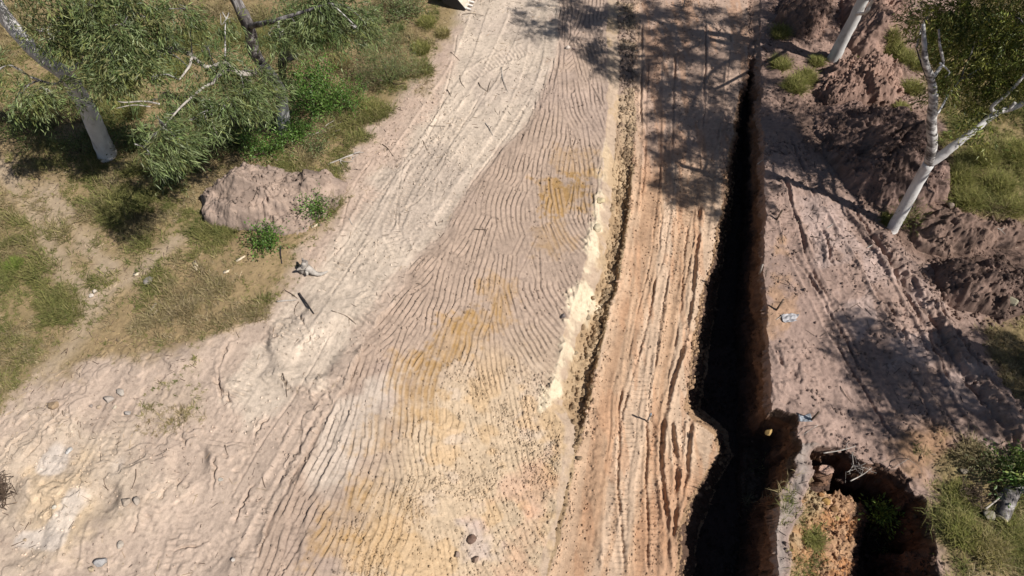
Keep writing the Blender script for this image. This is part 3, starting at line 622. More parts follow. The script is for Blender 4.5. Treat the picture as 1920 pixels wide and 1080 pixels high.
#@@PART2
# ------------------------------------------------------------------ spoil heaps
def heap(poly, height, label, seed, tone, clod=.1, name='dirt_heap', power=.7, peak=None, group='spoil heaps'):
    P = pxpoly(poly); ctr = P.mean(0); lo = P.min(0) - .3; hi = P.max(0) + .3; st = .026
    gx = np.arange(lo[0], hi[0], st); gy = np.arange(lo[1], hi[1], st); x, y = np.meshgrid(gx, gy)
    wx = x + (fbm(x, y, .8, seed, 3) - .5) * .6; wy = y + (fbm(x, y, .8, seed + 3, 3) - .5) * .6
    d = sdf_at(wx, wy, P); dm = max(d.max(), .2)
    dome = height * np.clip(d / dm, 0, 1) ** power * (.55 + .9 * fbm(x, y, .9, seed + 5, 3))
    rough = (fbm(x, y, .4, seed + 7, 5, .66) - .5) * .42 * np.sqrt(height) + np.clip(fbm(x, y, .13, seed + 9, 3, .6) - .48, 0, 1) * clod * 7 + np.clip(fbm(x, y, .3, seed + 19, 2) - .52, 0, 1) * clod * 5
    ct = np.arctan2(y - ctr[1], x - ctr[0]); gully = -np.abs(vn(ct * 3.2, d * .6, .55, seed + 11) + .4 * vn(ct * 9, d, .5, seed + 12) - .7) * .55 * height
    d = d + (fbm(x, y, .25, seed + 21, 3) - .5) * .28; k = ss((d + .05) / .22); dome = dome + (fbm(x, y, 1.0, seed + 31, 2) - .5) * .5 * height * k
    z = samp(Z, x, y) + dome + (rough + gully * .5) * k + np.where(d > 0, .02, d * .9 - .03)
    V = np.stack([x - ctr[0], y - ctr[1], z - float(samp(Z, *ctr))], -1).reshape(-1, 3)
    id_ = np.arange(x.size).reshape(x.shape); F = np.stack([id_[:-1, :-1], id_[:-1, 1:], id_[1:, 1:], id_[1:, :-1]], -1).reshape(-1, 4)
    keep = (d[:-1, :-1] > -.14 + .0).ravel(); F = F[keep]; u, inv = np.unique(F, return_inverse=True)
    col = np.array(tone)[None, :] * (.75 + .5 * fbm(x, y, .6, seed + 13, 4)).reshape(-1, 1) * (.85 + .3 * vn(x, y, .1, seed + 15)).reshape(-1, 1)
    mixp = ss((fbm(x, y, .45, seed + 41, 3) - .5) / .1).reshape(-1, 1); col = col * (1 + .2 * mixp * np.array([1, .95, .85])) * (1 - .3 * ss((.44 - fbm(x, y, .3, seed + 44, 3)) / .08).reshape(-1, 1))
    rc = np.random.default_rng(seed + 500); nc = int((420 if seed > 5 else 150) * (hi - lo).prod() ** .5 * (.4 + clod * 8)); cx_ = rc.uniform(lo[0], hi[0], nc * 3); cy_ = rc.uniform(lo[1], hi[1], nc * 3)
    ci = ((cy_ - gy[0]) / st).astype(int).clip(0, len(gy) - 1); cj = ((cx_ - gx[0]) / st).astype(int).clip(0, len(gx) - 1)
    kk = (d[ci, cj] > -.34) & (rc.random(nc * 3) < ss((vn(cx_, cy_, .5, seed + 23) - .35) / .3) * np.where(d[ci, cj] > 0, 1, .5)); cx_, cy_, ci, cj = cx_[kk][:nc], cy_[kk][:nc], ci[kk][:nc], cj[kk][:nc]
    cz = np.maximum(z[ci, cj], samp(Z, cx_, cy_)); cr = .008 + .06 * rc.random(len(cx_)) ** 4
    CV = CLOD_V[None] * rc.uniform(.6, 1.35, (len(cx_), 11, 3)) * cr[:, None, None] + np.stack([cx_ - ctr[0], cy_ - ctr[1], cz + cr * .3 - float(samp(Z, *ctr))], -1)[:, None]
    cc = col[ci * x.shape[1] + cj] * rc.uniform(.8, 1.2, (len(cx_), 1)); nv = len(u)
    o = npmesh(name, np.concatenate([V[u], CV.reshape(-1, 3)]), [inv.reshape(-1, 4), (np.arange(len(cx_))[:, None, None] * 11 + CLOD_F[None]).reshape(-1, 3) + nv], M_SOIL, None, np.concatenate([col[u], np.repeat(cc, 11, 0)]))
    o.location = (ctr[0], ctr[1], float(samp(Z, *ctr)))
    tag(o, label, 'dirt heap', group); return (x, y, z, d)
CLOD_V = np.array([(0, 0, 1), (.9, 0, .2), (.28, .85, .25), (-.73, .53, .2), (-.73, -.53, .22), (.28, -.85, .2), (.72, .52, -.5), (-.28, .85, -.5), (-.9, 0, -.5), (-.28, -.85, -.5), (.72, -.52, -.5)])
CLOD_F = np.array([(0, 1, 2), (0, 2, 3), (0, 3, 4), (0, 4, 5), (0, 5, 1), (1, 6, 2), (2, 6, 7), (2, 7, 3), (3, 7, 8), (3, 8, 4), (4, 8, 9), (4, 9, 5), (5, 9, 10), (5, 10, 1), (1, 10, 6)])
HEAPS = []
HEAPS.append(heap([(384, 372), (400, 335), (460, 310), (530, 318), (600, 322), (645, 340), (632, 392), (580, 430), (500, 442), (430, 438), (388, 420)], .75, 'pinkish grey dirt heap with gullied left face beside the grass, below the left trees', 3, (.235, .178, .146), .035))
HEAPS.append(heap([(1475, -60), (1540, -60), (1560, 20), (1545, 75), (1490, 80), (1450, 40)], .7, 'clumpy brown dirt heap left of the upper right gum trunk at the photo top', 8, (.19, .125, .10), .08))
HEAPS.append(heap([(1585, -60), (1690, -60), (1700, 30), (1685, 85), (1640, 115), (1600, 110), (1575, 70)], .8, 'smooth brown dirt heap right of the upper right gum trunk at the photo top', 14, (.235, .155, .125), .03))
HEAPS.append(heap([(1515, 180), (1560, 128), (1620, 108), (1672, 128), (1695, 180), (1645, 206), (1560, 206)], .6, 'reddish brown dirt heap of dark clods just below the upper right gum trunk base', 22, (.23, .15, .12), .10))
HEAPS.append(heap([(1525, 215), (1600, 200), (1690, 215), (1745, 265), (1775, 335), (1765, 385), (1700, 405), (1650, 400), (1600, 365), (1550, 310)], .85, 'large brown dirt heap covered in branch shadows left of the forked gum', 30, (.185, .125, .105), .05))
HEAPS.append(heap([(1700, 420), (1760, 395), (1840, 405), (1900, 420), (1920, 455), (1850, 475), (1760, 480), (1715, 465)], .5, 'long low brown dirt heap right of the forked gum base', 37, (.165, .112, .09), .07))
HEAPS.append(heap([(1745, 500), (1830, 488), (1900, 500), (1965, 530), (1960, 590), (1880, 600), (1800, 580), (1750, 550)], .6, 'clumpy brown dirt heap below the long low heap at the right edge', 41, (.165, .112, .092), .09))
def top(u, v, lift=0.0):
    """ground or heap surface under a pixel"""
    p = at(u, v)
    for _ in range(3):
        zz = float(samp(Z, p[0], p[1]))
        for x, y, z, d in HEAPS:
            j = int(round((p[0] - x[0, 0]) / .026)); i = int(round((p[1] - y[0, 0]) / .026))
            if 0 <= i < x.shape[0] and 0 <= j < x.shape[1] and d[i, j] > -.05: zz = max(zz, float(z[i, j]))
        p = W(u, v, zz)
    p[2] = zz + lift; return p

# ------------------------------------------------------------------ leaves and trees
def leafmesh(P, D, L, Wd, r):
    """rhombic leaves from base points, directions, lengths, widths"""
    n = len(P); R = r.normal(size=(n, 3)); side = np.cross(D, R); side /= np.linalg.norm(side, axis=1)[:, None] + 1e-9
    nrm = np.cross(side, D); L = L[:, None]; Wd = Wd[:, None]
    V = np.stack([P, P + D * L * .45 + side * Wd / 2 + nrm * L * .05, P + D * L, P + D * L * .45 - side * Wd / 2 + nrm * L * .05], 1).reshape(-1, 3)
    k = np.arange(n)[:, None] * 4; return V, k + np.array([[0, 1, 2, 3]])
def unit(v): return v / (np.linalg.norm(v, axis=-1, keepdims=True) + 1e-9)
def crown(clumps, palette, r, ll=(.12, .2), lw=(.018, .028), per=22, droop=.9, bias=(0, 0, 0)):
    Ps, Ds, Cs = [], [], []; pal = np.array(palette)
    for c, rad, n in clumps:
        rad = np.broadcast_to(np.asarray(rad, float), (3,)); m = max(2, n // per)
        q = unit(r.normal(size=(m, 3))) * (r.random((m, 1)) ** .45); tw = np.asarray(c) + q * rad
        td = unit(q * .55 + np.array([0, 0, -droop]) + np.array(bias) + r.normal(size=(m, 3)) * .35)
        f = r.random((m, per, 1)) * r.uniform(.25, .6, (m, 1, 1))
        P = tw[:, None, :] + td[:, None, :] * f + r.normal(size=(m, per, 3)) * .06
        D = unit(td[:, None, :] + r.normal(size=(m, per, 3)) * .38)
        cc = pal[r.integers(0, len(pal), m)] * r.uniform(.65, 1.4, (m, 1)); cc = cc[:, None, :] * r.uniform(.65, 1.45, (m, per, 1))
        Ps.append(P.reshape(-1, 3)); Ds.append(D.reshape(-1, 3)); Cs.append(np.broadcast_to(cc, P.shape).reshape(-1, 3))
    P = np.concatenate(Ps); D = np.concatenate(Ds); Cc = np.concatenate(Cs); n = len(P)
    V, F = leafmesh(P, D, r.uniform(*ll, n), r.uniform(*lw, n), r); return V, F, np.repeat(Cc, 4, 0)
def pole(base, u, v):
    """point above base whose picture falls at u,v (nearest on the vertical)"""
    best = None
    for h in np.arange(0, 11, .05):
        q = np.array([base[0], base[1], base[2] + h]); a, b = proj(q); e = abs(b - v)
        if best is None or e < best[0]: best = (e, h)
    return best[1]
SUNXY = S3[:2] / np.linalg.norm(S3[:2]); COT = 1 / math.tan(SUN_EL)
def over(u, v, h):
    """where something h up must stand to throw its shade on ground pixel u,v"""
    g = at(u, v); return np.array([g[0] + SUNXY[0] * h * COT, g[1] + SUNXY[1] * h * COT, g[2] + h])
PAL_GREY = [(.15, .17, .075), (.12, .145, .06), (.175, .19, .085), (.21, .215, .115), (.085, .105, .04), (.16, .155, .06)]
PAL_GREY = [(a * .9, b * 1.04, c * .9) for a, b, c in PAL_GREY]
PAL_GREYY = PAL_GREY + [(.20, .20, .085), (.17, .19, .06)]
PAL_YEL = [(.17, .19, .035), (.13, .155, .035), (.21, .22, .045), (.09, .12, .03), (.25, .24, .065), (.06, .085, .02)]
def branch(root, path, radii, m, name='branch', n=8, rough=.18, seed=1, k=4):
    P = spline(path, max(6, len(path) * k)); R = np.interp(np.linspace(0, 1, len(P)), np.linspace(0, 1, len(radii)), radii)
    b = MB(); b.tube(P, R, n, rough, seed); return b.build(name, m, root)
def tree(name, label, base, trunk, rad, limbs, clumps, palette, seed, tm=None, twigs=True, extra=None, **ck):
    """trunk: list of points; limbs: list of (points, radii, material); clumps: (centre, radius, leaves)"""
    r = np.random.default_rng(seed)
    root = empty(name, base, label, 'tree', 'gum trees')
    branch(root, trunk, rad, tm or M_BARK, 'trunk', 14, .10, seed)
    pts = [np.array(trunk[-1]), np.array(trunk[len(trunk) // 2])]
    for i, (P, R, m) in enumerate(limbs):
        branch(root, P, R, m, 'branch', 9, .2, seed + i); pts += list(spline(P, 8)[2:])
    pts = np.array(pts)
    if twigs:
        for i, (c, rd, n) in enumerate(clumps):
            if len(clumps) > 70 and i % 4: continue
            c = np.array(c); j = np.argmin(((pts - c) ** 2).sum(1)); a = pts[j]; L = np.linalg.norm(c - a)
            if L < .25: continue
            mid = (a + c) / 2 + np.array([0, 0, .12 * L]) + r.normal(size=3) * .06 * L
            b = MB(); b.tube(spline([a, mid, c], 9), np.linspace(.012 + .011 * L, .008, 9), 6, .2, seed + i)
            rr = np.max(np.atleast_1d(rd))
            for _ in range(4):
                e = c + unit(r.normal(size=3)) * rr * .9; q = c + (a - c) * r.uniform(.1, .45) * min(1, rr / L)
                b.tube(spline([q, (q + e) / 2 + r.normal(size=3) * .08, e], 6), np.linspace(.011, .004, 6), 5, .2)
            b.build('branch', M_BARKD if i % 3 else M_BARKB, root)
    V, F, Cc = crown(clumps, palette, r, **ck); npmesh('crown', V - np.array(base), F, M_LEAF, root, Cc, False)
    return root
# left white gum
bA = at(200, 290); hA = lambda u, v: W(u, v, bA[2] + pole(bA, u, v))
tA = [bA + [.03, 0, -.15]] + [hA(u, v) for u, v in [(200, 285), (184, 250), (164, 205), (140, 165), (122, 140), (84, 112), (46, 76), (14, 38), (-8, 8), (-40, -40), (-75, -100)]]
clA = [((u, v, h), rd, n) for u, v, h, rd, n in [
    (110, 40, 4.2, .55, 900), (150, 25, 4.4, .6, 1000), (72, 40, 4.2, .4, 300), (88, 68, 3.9, .38, 300), (120, 80, 3.8, .45, 600), (70, 165, 3.0, .48, 700), (100, 175, 2.9, .42, 560), (25, 190, 2.8, .35, 260), (60, 190, 2.7, .4, 420), (15, 135, 3.2, .3, 200),
    (150, 75, 4.0, .55, 1000), (185, 90, 4.0, .6, 1300), (215, 105, 4.0, .6, 1300), (240, 125, 3.9, .5, 900), (175, 125, 3.6, .45, 700), (150, 120, 3.5, .35, 320), (255, 140, 3.8, .35, 350), (205, 65, 4.2, .5, 800), (225, 25, 4.8, .65, 1300), (270, 18, 4.9, .7, 1500), (305, 40, 4.6, .55, 1000), (265, 55, 4.5, .5, 900), (190, -25, 5, .8, 1300), (90, -40, 5.2, .9, 1400), (20, -40, 5.6, .9, 1200)]]
def tufts(cl, k, seed, sp=.75, m=4, sz=(.3, .5)):
    q = np.random.default_rng(seed); return [(np.array(c) + q.normal(size=3) * rd * sp * .6, rd * q.uniform(*sz), max(8, int(n * k / m))) for c, rd, n in cl for _ in range(m)]
clA0 = [(W(c[0], c[1], c[2] + .8), rd, n) for c, rd, n in clA]; clA = tufts(clA0, 1.05, 5)
limA = [([tA[5], W(165, 110, 3.5), W(205, 90, 4.1), W(240, 50, 4.7)], [.075, .05, .035, .02], M_BARK), ([tA[5], W(105, 158, 3.1), W(60, 145, 3.3), W(20, 122, 3.5)], [.05, .035, .028, .016], M_DEAD), ([tA[6], W(100, 75, 4.1), W(125, 40, 4.6), W(170, -10, 5)], [.06, .045, .035, .02], M_BARK)]
rootA = tree('gum_tree', 'tall gum with smooth white trunk rising from shaded grass at the left edge', bA, tA, [.36, .27, .245, .225, .21, .19, .18, .175, .165, .16, .15, .13], limA, clA, PAL_GREYY, 31, bias=(.2, -.1, 0), ll=(.11, .19), lw=(.022, .034), per=12, droop=.45)
# second left gum: dark fissured upper stem, big grey green sprays, dead limbs
bB = at(536, 250); hB = lambda u, v: W(u, v, bB[2] + pole(bB, u, v))
tB = [bB + [0, 0, -.1]] + [hB(u, v) for u, v in [(535, 245), (530, 205), (527, 175), (515, 150), (495, 125), (478, 100), (472, 75), (466, 50), (452, 20), (438, -10), (420, -60)]]
clB = [(290, 250, 4.6, .42, 620), (315, 262, 4.6, .42, 700), (270, 290, 4.5, .35, 420), (340, 275, 4.4, .32, 330), (330, 205, 4.2, .42, 460), (365, 215, 4.1, .42, 620), (385, 195, 4.1, .35, 380), (350, 165, 4.3, .45, 420), (300, 190, 4.3, .35, 220), (395, 150, 4.2, .45, 480), (430, 160, 4.1, .45, 620), (455, 185, 3.9, .38, 480), (470, 150, 3.9, .42, 600), (500, 135, 3.4, .42, 600), (515, 165, 3.0, .35, 380), (440, 120, 4.2, .4, 330), (490, 195, 3.1, .3, 280), (420, 195, 4.0, .3, 260), (300, 150, 4.4, .35, 200), (350, 110, 4.5, .4, 180), (400, 95, 4.6, .4, 260), (420, 60, 4.8, .42, 260), (375, 45, 4.9, .42, 200), (335, 95, 4.7, .3, 140), (520, 60, 4.6, .4, 420),
       (535, 40, 4.7, .45, 620), (575, 25, 4.8, .55, 1100), (615, 15, 4.9, .6, 1300), (645, 30, 4.8, .5, 900), (665, 40, 4.7, .4, 500), (625, 55, 4.6, .38, 460), (560, 60, 4.5, .32, 320), (600, -30, 5.2, .8, 1200), (672, 66, 4.5, .22, 130), (500, 205, 2.6, .2, 90), (400, 130, 4.3, .3, 200)]
clB0 = [(W(u, v, h), rd, n) for u, v, h, rd, n in clB]; clB = tufts(clB0, 1.0, 6)
limB = [([tB[5], W(465, 140, 3.9), W(432, 128, 4.25), W(420, 118, 4.3), W(388, 126, 4.35), W(360, 104, 4.45)], [.09, .075, .065, .055, .05, .035], M_DEAD), ([W(360, 104, 4.45), W(356, 122, 4.4), W(345, 138, 4.35), W(336, 150, 4.3)], [.035, .03, .024, .014], M_DEAD), ([W(360, 104, 4.45), W(335, 92, 4.5), W(305, 95, 4.5), W(280, 105, 4.45), W(270, 110, 4.4)], [.05, .055, .05, .035, .018], M_DEAD),
        ([W(432, 128, 4.25), W(408, 142, 4.25), W(400, 155, 4.2), W(380, 165, 4.2), W(340, 200, 4.3), W(305, 240, 4.6)], [.055, .045, .035, .03, .024, .014], M_DEAD), ([W(392, 183, 4), W(396, 200, 3.9), W(398, 215, 3.8), W(398, 230, 3.7), W(408, 254, 3.5)], [.012, .02, .02, .015, .008], M_DEAD), ([W(398, 215, 3.8), W(388, 215, 3.8), W(390, 230, 3.7), W(394, 242, 3.6)], [.014, .012, .011, .006], M_DEAD),
        ([W(300, 195, 4.3), W(270, 190, 4.3), W(235, 192, 4.3), W(220, 190, 4.3)], [.022, .018, .014, .008], M_DEAD), ([W(240, 120, 3.9), W(236, 145, 3.9), W(225, 160, 3.8), W(215, 182, 3.7)], [.012, .015, .012, .006], M_DEAD),
        ([tB[8], W(510, 40, 4.6), W(560, 25, 4.9), W(620, 5, 5.1)], [.08, .055, .04, .02], M_BARKD), ([W(304, 97, 4.5), W(296, 112, 4.4), W(294, 118, 4.3)], [.02, .014, .007], M_DEAD), ([W(282, 200, 4.3), W(250, 197, 4.3), W(218, 203, 4.3)], [.014, .012, .006], M_DEAD)]
rootB = tree('gum_tree', 'gum with dark fissured upper stem and bleached dead limbs beside the bright green shrub', bB, tB[:6], [.20, .185, .17, .16, .15, .14], limB + [(tB[5:], [.14, .15, .155, .155, .15, .13, .12], M_BARKD)], clB, PAL_GREY, 33, droop=.55, bias=(.3, -.15, 0), ll=(.12, .21), lw=(.02, .032), per=12)
rS = np.random.default_rng(90)
def lacy(T_, h, k, sp=.75):
    out = []
    for i, (u, v, rd, n) in enumerate(T_):
        c = over(u, v, h + .5 * math.sin(i * 2.1))
        for _ in range(8): out.append((c + rS.normal(size=3) * rd * sp, rd * rS.uniform(.13, .28), max(14, int(n * k / 8))))
    return out
# forked gum on the right
bD = at(1674, 430)
tD = [bD + [-.05, -.05, -.12], W(1676, 424, bD[2] + .1), W(1698, 385, .75), W(1722, 340, 1.5), W(1742, 306, 2.1)]
fk = tD[-1]
limD = [([fk, W(1748, 270, 2.7), W(1747, 225, 3.3), W(1750, 185, 3.8), W(1746, 150, 4.2), W(1735, 118, 4.6), W(1733, 85, 4.9), W(1731, 45, 5.2)], [.12, .115, .11, .10, .085, .07, .055, .04], M_BARKB), ([fk, W(1768, 290, 2.4), W(1790, 272, 2.7), W(1830, 242, 3.1), W(1868, 212, 3.4), W(1895, 203, 3.5), W(1925, 190, 3.7), W(1990, 150, 4.3)], [.125, .115, .10, .085, .075, .08, .065, .05], M_BARK),
        ([W(1747, 225, 3.3), W(1763, 205, 3.5), W(1778, 178, 3.7), W(1800, 150, 3.9)], [.035, .028, .022, .012], M_BARK), ([W(1746, 150, 4.2), W(1762, 128, 4.3), W(1768, 115, 4.4), W(1762, 85, 4.7), W(1760, 55, 5)], [.045, .04, .035, .03, .02], M_BARKB), ([W(1762, 118, 4.4), W(1780, 135, 4.2), W(1772, 145, 4.1)], [.02, .018, .01], M_BARK), ([W(1868, 212, 3.4), W(1860, 200, 3.6), W(1895, 170, 4), W(1930, 130, 4.5)], [.05, .045, .04, .03], M_BARK), ([W(1740, 150, 4.2), W(1728, 120, 4.2), W(1718, 90, 4.3)], [.03, .022, .012], M_CHAR), ([W(1890, 205, 3.5), W(1904, 192, 3.7)], [.045, .04], M_BARK)]
clD = []
rD = np.random.default_rng(50)
for u, v, h, rd, n in [(1740, 30, 4.6, .45, 420), (1770, 20, 4.9, .5, 650), (1800, 25, 4.9, .55, 700), (1840, 20, 5.0, .6, 800), (1880, 20, 5, .6, 850), (1915, 30, 5, .6, 800), (1715, 22, 4.6, .32, 170), (1790, 60, 4.6, .5, 520), (1830, 65, 4.6, .55, 680), (1870, 70, 4.6, .55, 750), (1905, 75, 4.6, .5, 700), (1820, 100, 4.3, .5, 520), (1860, 110, 4.3, .5, 620), (1900, 115, 4.3, .5, 680), (1775, 95, 4.3, .4, 300), (1795, 125, 4.2, .4, 280), (1840, 140, 4, .42, 400), (1880, 145, 4, .45, 560), (1910, 160, 3.9, .42, 420), (1762, 155, 3.9, .35, 360), (1780, 165, 3.8, .32, 300), (1870, 165, 3.8, .35, 380), (1820, 185, 3.6, .32, 200), (1848, 200, 3.5, .32, 230), (1825, 235, 3.2, .25, 200), (1800, 258, 2.9, .15, 60), (1842, 250, 3.1, .22, 130), (1735, 55, 4.8, .3, 180), (1950, 60, 5, .8, 800), (1960, 140, 4.4, .7, 600), (1860, -40, 5.4, .9, 900)]:
    clD.append((W(u, v, h), rd * .9, int(n * 1.5)))
shD = [(1545, 225, .4, 420), (1590, 250, .5, 520), (1650, 235, .45, 480), (1700, 250, .5, 520), (1620, 300, .45, 460), (1690, 310, .4, 380), (1500, 215, .4, 380), (1480, 260, .3, 260), (1460, 300, .3, 240), (1500, 300, .3, 220), (1730, 300, .4, 400), (1560, 290, .35, 260), (1450, 230, .3, 260), (1660, 360, .35, 300), (1600, 340, .3, 200), (1760, 520, .4, 300), (1850, 500, .5, 420), (1900, 520, .5, 420)]
clD += lacy(shD, 6.4, 2.6)
rootD = tree('gum_tree', 'forked gum with smooth white trunk and yellow green crown at the upper right', bD, tD, [.165, .155, .15, .142, .135], limD, clD, PAL_YEL, 35, ll=(.10, .16), lw=(.022, .034), droop=.5, per=16)
# upper right gum, crown beyond the frame
bC = at(1563, 112)
tC = [bC + [0, 0, -.15]] + [W(u, v, bC[2] + pole(bC, u, v)) for u, v in [(1565, 106), (1582, 72), (1600, 38), (1618, 0)]]
topC = tC[-1]; tC += [topC + np.array([.1, .05, 1.6]), topC + np.array([.0, -.2, 3.4])]
shC = [(1010, 30, .5, 380), (1060, 20, .6, 520), (1110, 30, .65, 620), (1170, 35, .7, 650), (1230, 25, .7, 640), (1300, 45, .6, 560), (1370, 40, .55, 420), (1030, 50, .35, 200), (1110, 95, .5, 520), (1150, 105, .5, 520), (1200, 85, .5, 420), (1250, 85, .6, 640), (1260, 120, .5, 520), (1320, 95, .5, 420), (1240, 165, .4, 420), (1270, 190, .55, 560), (1230, 215, .35, 240), (1285, 225, .45, 420), (1310, 150, .3, 160), (1340, 180, .4, 300), (1370, 150, .4, 280), (1230, 260, .35, 240), (1260, 280, .45, 420), (1310, 270, .4, 280), (1240, 330, .45, 420), (1280, 350, .4, 360), (1340, 330, .5, 420), (1330, 370, .38, 320), (1370, 230, .4, 260), (1390, 100, .5, 420), (1410, 60, .5, 400), (1170, 130, .35, 300), (1440, 30, .6, 400), (1500, 60, .6, 500), (1540, 40, .5, 360), (1480, 10, .6, 420)]
clC = lacy(shC, 8.6, 2.7)
_unused = [(c, rd, n) for c, rd, n in clC[:0]]
pC = lambda u, v, h=8.6: over(u, v, h)
limC = [([topC, pC(1420, 92, 6.4), pC(1330, 72, 7.6), pC(1260, 50, 8.3), pC(1190, 28, 8.6), pC(1080, 20, 8.6)], [.10, .11, .10, .085, .06, .03], M_BARK), ([topC, pC(1420, 92, 6.4), pC(1340, 130, 7.8), pC(1300, 190, 8.4), pC(1290, 260, 8.6), pC(1300, 340, 8.6)], [.07, .08, .07, .06, .045, .02], M_BARK), ([pC(1330, 72, 7.6), pC(1270, 100, 8.2), pC(1180, 105, 8.5), pC(1110, 95, 8.6)], [.06, .05, .04, .02], M_BARK), ([W(1606, 26, bC[2] + pole(bC, 1606, 26)), W(1622, 24, 3.2), W(1632, 8, 3.6), W(1650, -30, 4.4)], [.05, .05, .045, .04], M_BARK)]
rootC = tree('gum_tree', 'gum with stout white trunk between dirt heaps at the photo top, crown out of view', bC, tC, [.215, .20, .18, .17, .16, .14, .11], limC, clC, PAL_GREY, 37, ll=(.15, .26), lw=(.03, .044), per=14)
# gum beyond the right edge whose shade falls on the dirt
gE = drop(W(2080, 740)); sE = [(1600, 585, .3, 260), (1580, 620, .28, 220), (1585, 660, .3, 260), (1625, 640, .38, 420), (1640, 690, .45, 560), (1660, 720, .4, 460), (1690, 700, .45, 560), (1720, 690, .35, 340), (1590, 662, .3, 200), (1720, 730, .35, 340), (1760, 735, .4, 420), (1700, 765, .35, 340), (1850, 650, .5, 560), (1880, 700, .5, 620), (1900, 740, .5, 640), (1800, 650, .3, 240), (1590, 780, .26, 180), (1675, 825, .25, 220), (1640, 775, .18, 70), (1760, 640, .3, 200), (1910, 790, .4, 380), (1850, 745, .3, 200), (1620, 700, .25, 200), (1910, 690, .5, 500)]
clE = lacy(sE, 6.6, 1.7)
pE = lambda u, v, h=6.6: over(u, v, h)
tE = [gE + [0, 0, -.2], gE + [-.1, .1, 2.2], gE + [-.2, .1, 4.4], pE(1960, 790, 5.6)]
limE = [([tE[-1], pE(1900, 745, 6), pE(1810, 690, 6.4), pE(1740, 640, 6.6), pE(1640, 600, 6.6)], [.09, .075, .06, .04, .02], M_BARK), ([tE[-1], pE(1880, 790, 6), pE(1790, 760, 6.4), pE(1720, 775, 6.6), pE(1685, 775, 6.6)], [.085, .07, .06, .045, .02], M_BARK), ([pE(1760, 735, 6.5), pE(1790, 800, 6.4), pE(1815, 830, 6.3)], [.04, .05, .03], M_BARK)]
rootE = tree('gum_tree', 'gum standing beyond the right edge, its branch shade falling on the bare dirt', gE, tE, [.22, .19, .16, .12], limE, clE, PAL_GREY, 39, ll=(.15, .26), lw=(.03, .044), per=14)
# thrown shade of two bare limbs over the large heap comes from the forked gum's own limbs
# burnt snag in front of the second gum
sn = at(528, 150)
q0 = W(526, 118, 1.6); root = empty('burnt_snag', drop(W(530, 160)), 'black charred snag with two stubs standing over dry grass', 'dead tree')
b = MB(); b.tube(spline([drop(W(534, 165)), W(528, 118, 1.9), W(537, 92, 2.4), W(543, 62, 2.9)], 14), np.linspace(.12, .075, 14), 9, .25, 3); b.build('trunk', M_CHAR, root)
b = MB(); b.tube(spline([W(530, 112, 2.0), W(542, 100, 2.15), W(555, 85, 2.4)], 8), [.07, .075, .08, .085, .085, .08, .07, .05], 8, .25, 4); b.build('stub', M_CHAR, root)
b = MB(); b.tube(spline([W(530, 115, 1.9), W(544, 109, 2.0), W(557, 103, 2.1)], 8), [.06, .075, .08, .09, .09, .08, .07, .05], 8, .25, 5); b.build('stub', M_CHAR, root)

# ------------------------------------------------------------------ shrubs
def shrub(name, label, u, v, rx, ry, hgt, n, palette, seed, ll=(.05, .09), lw=(.025, .045), droop=-.2, cat='shrub', group='shrubs', per=12, stems=9, base=None):
    r = np.random.default_rng(seed); b0 = base if base is not None else top(u, v); root = empty(name, b0, label, cat, group)
    cl = []
    for _ in range(26):
        q = unit(r.normal(size=3)); q[2] = abs(q[2]); k = r.random() ** .5
        cl.append((b0 + np.array([q[0] * rx, q[1] * ry, .15 + q[2] * hgt]) * k, r.uniform(.2, .34) * max(rx, ry), n // 26))
    V, F, Cc = crown(cl, palette, r, ll, lw, per, droop); V[:, 2] = np.maximum(V[:, 2], b0[2] + .01)
    npmesh('foliage', V - b0, F, M_LEAF, root, Cc, False)
    b = MB()
    for c, _, _ in cl[:stems]: b.tube(spline([b0 - [0, 0, .05], (b0 + c) / 2 + r.normal(size=3) * .05, np.array(c)], 6), np.linspace(.02, .006, 6), 5)
    b.build('stem', M_STICK, root); return root
PAL_BRIGHT = [(.075, .15, .025), (.10, .18, .035), (.055, .115, .02), (.13, .20, .05)]
PAL_FEATH = [(.13, .17, .06), (.16, .20, .08), (.11, .15, .05), (.19, .20, .10)]
shrub('green_shrub', 'large bright green leafy shrub at the foot of the second gum', 592, 195, 1.0, .95, 1.15, 5200, PAL_BRIGHT, 61, (.05, .09), (.03, .05))
shrub('feathery_shrub', 'pale feathery green bush throwing dark shade beside the dirt track', 728, 150, .95, 1.0, 1.5, 5200, PAL_FEATH, 62, (.07, .14), (.008, .014), -.5)
shrub('green_shrub', 'small round dark green bush in dry grass right of the burnt snag', 608, 92, .42, .42, .5, 1100, PAL_BRIGHT, 63)
shrub('green_shrub', 'low green bush in the shade below the second gum trunk', 502, 290, .6, .5, .55, 1900, PAL_BRIGHT, 64)
shrub('green_shrub', 'small bright green bush on bare ground below the left dirt heap', 506, 458, .42, .36, .5, 1300, PAL_BRIGHT, 65)
shrub('green_shrub', 'tiny light green seedling on the cleared edge right of the left dirt heap', 598, 398, .3, .26, .25, 420, PAL_BRIGHT, 66)
shrub('green_shrub', 'little yellow green bush between pale branches and the low green bush', 600, 282, .25, .22, .25, 330, PAL_FEATH, 67, (.05, .09), (.02, .03))
shrub('green_shrub', 'bright green leafy shrub right of the second gum trunk, below the large one', 562, 262, .6, .5, .6, 2200, PAL_BRIGHT, 77)
shrub('green_shrub', 'low olive bush under the hanging leaves left of the second gum', 425, 275, .6, .5, .4, 1500, PAL_FEATH, 78, (.05, .1), (.015, .03))
shrub('green_shrub', 'low dark bush at the foot of the left white gum', 150, 285, .55, .45, .35, 1300, [(.07, .10, .03), (.10, .12, .04)], 79, (.06, .1), (.015, .03))
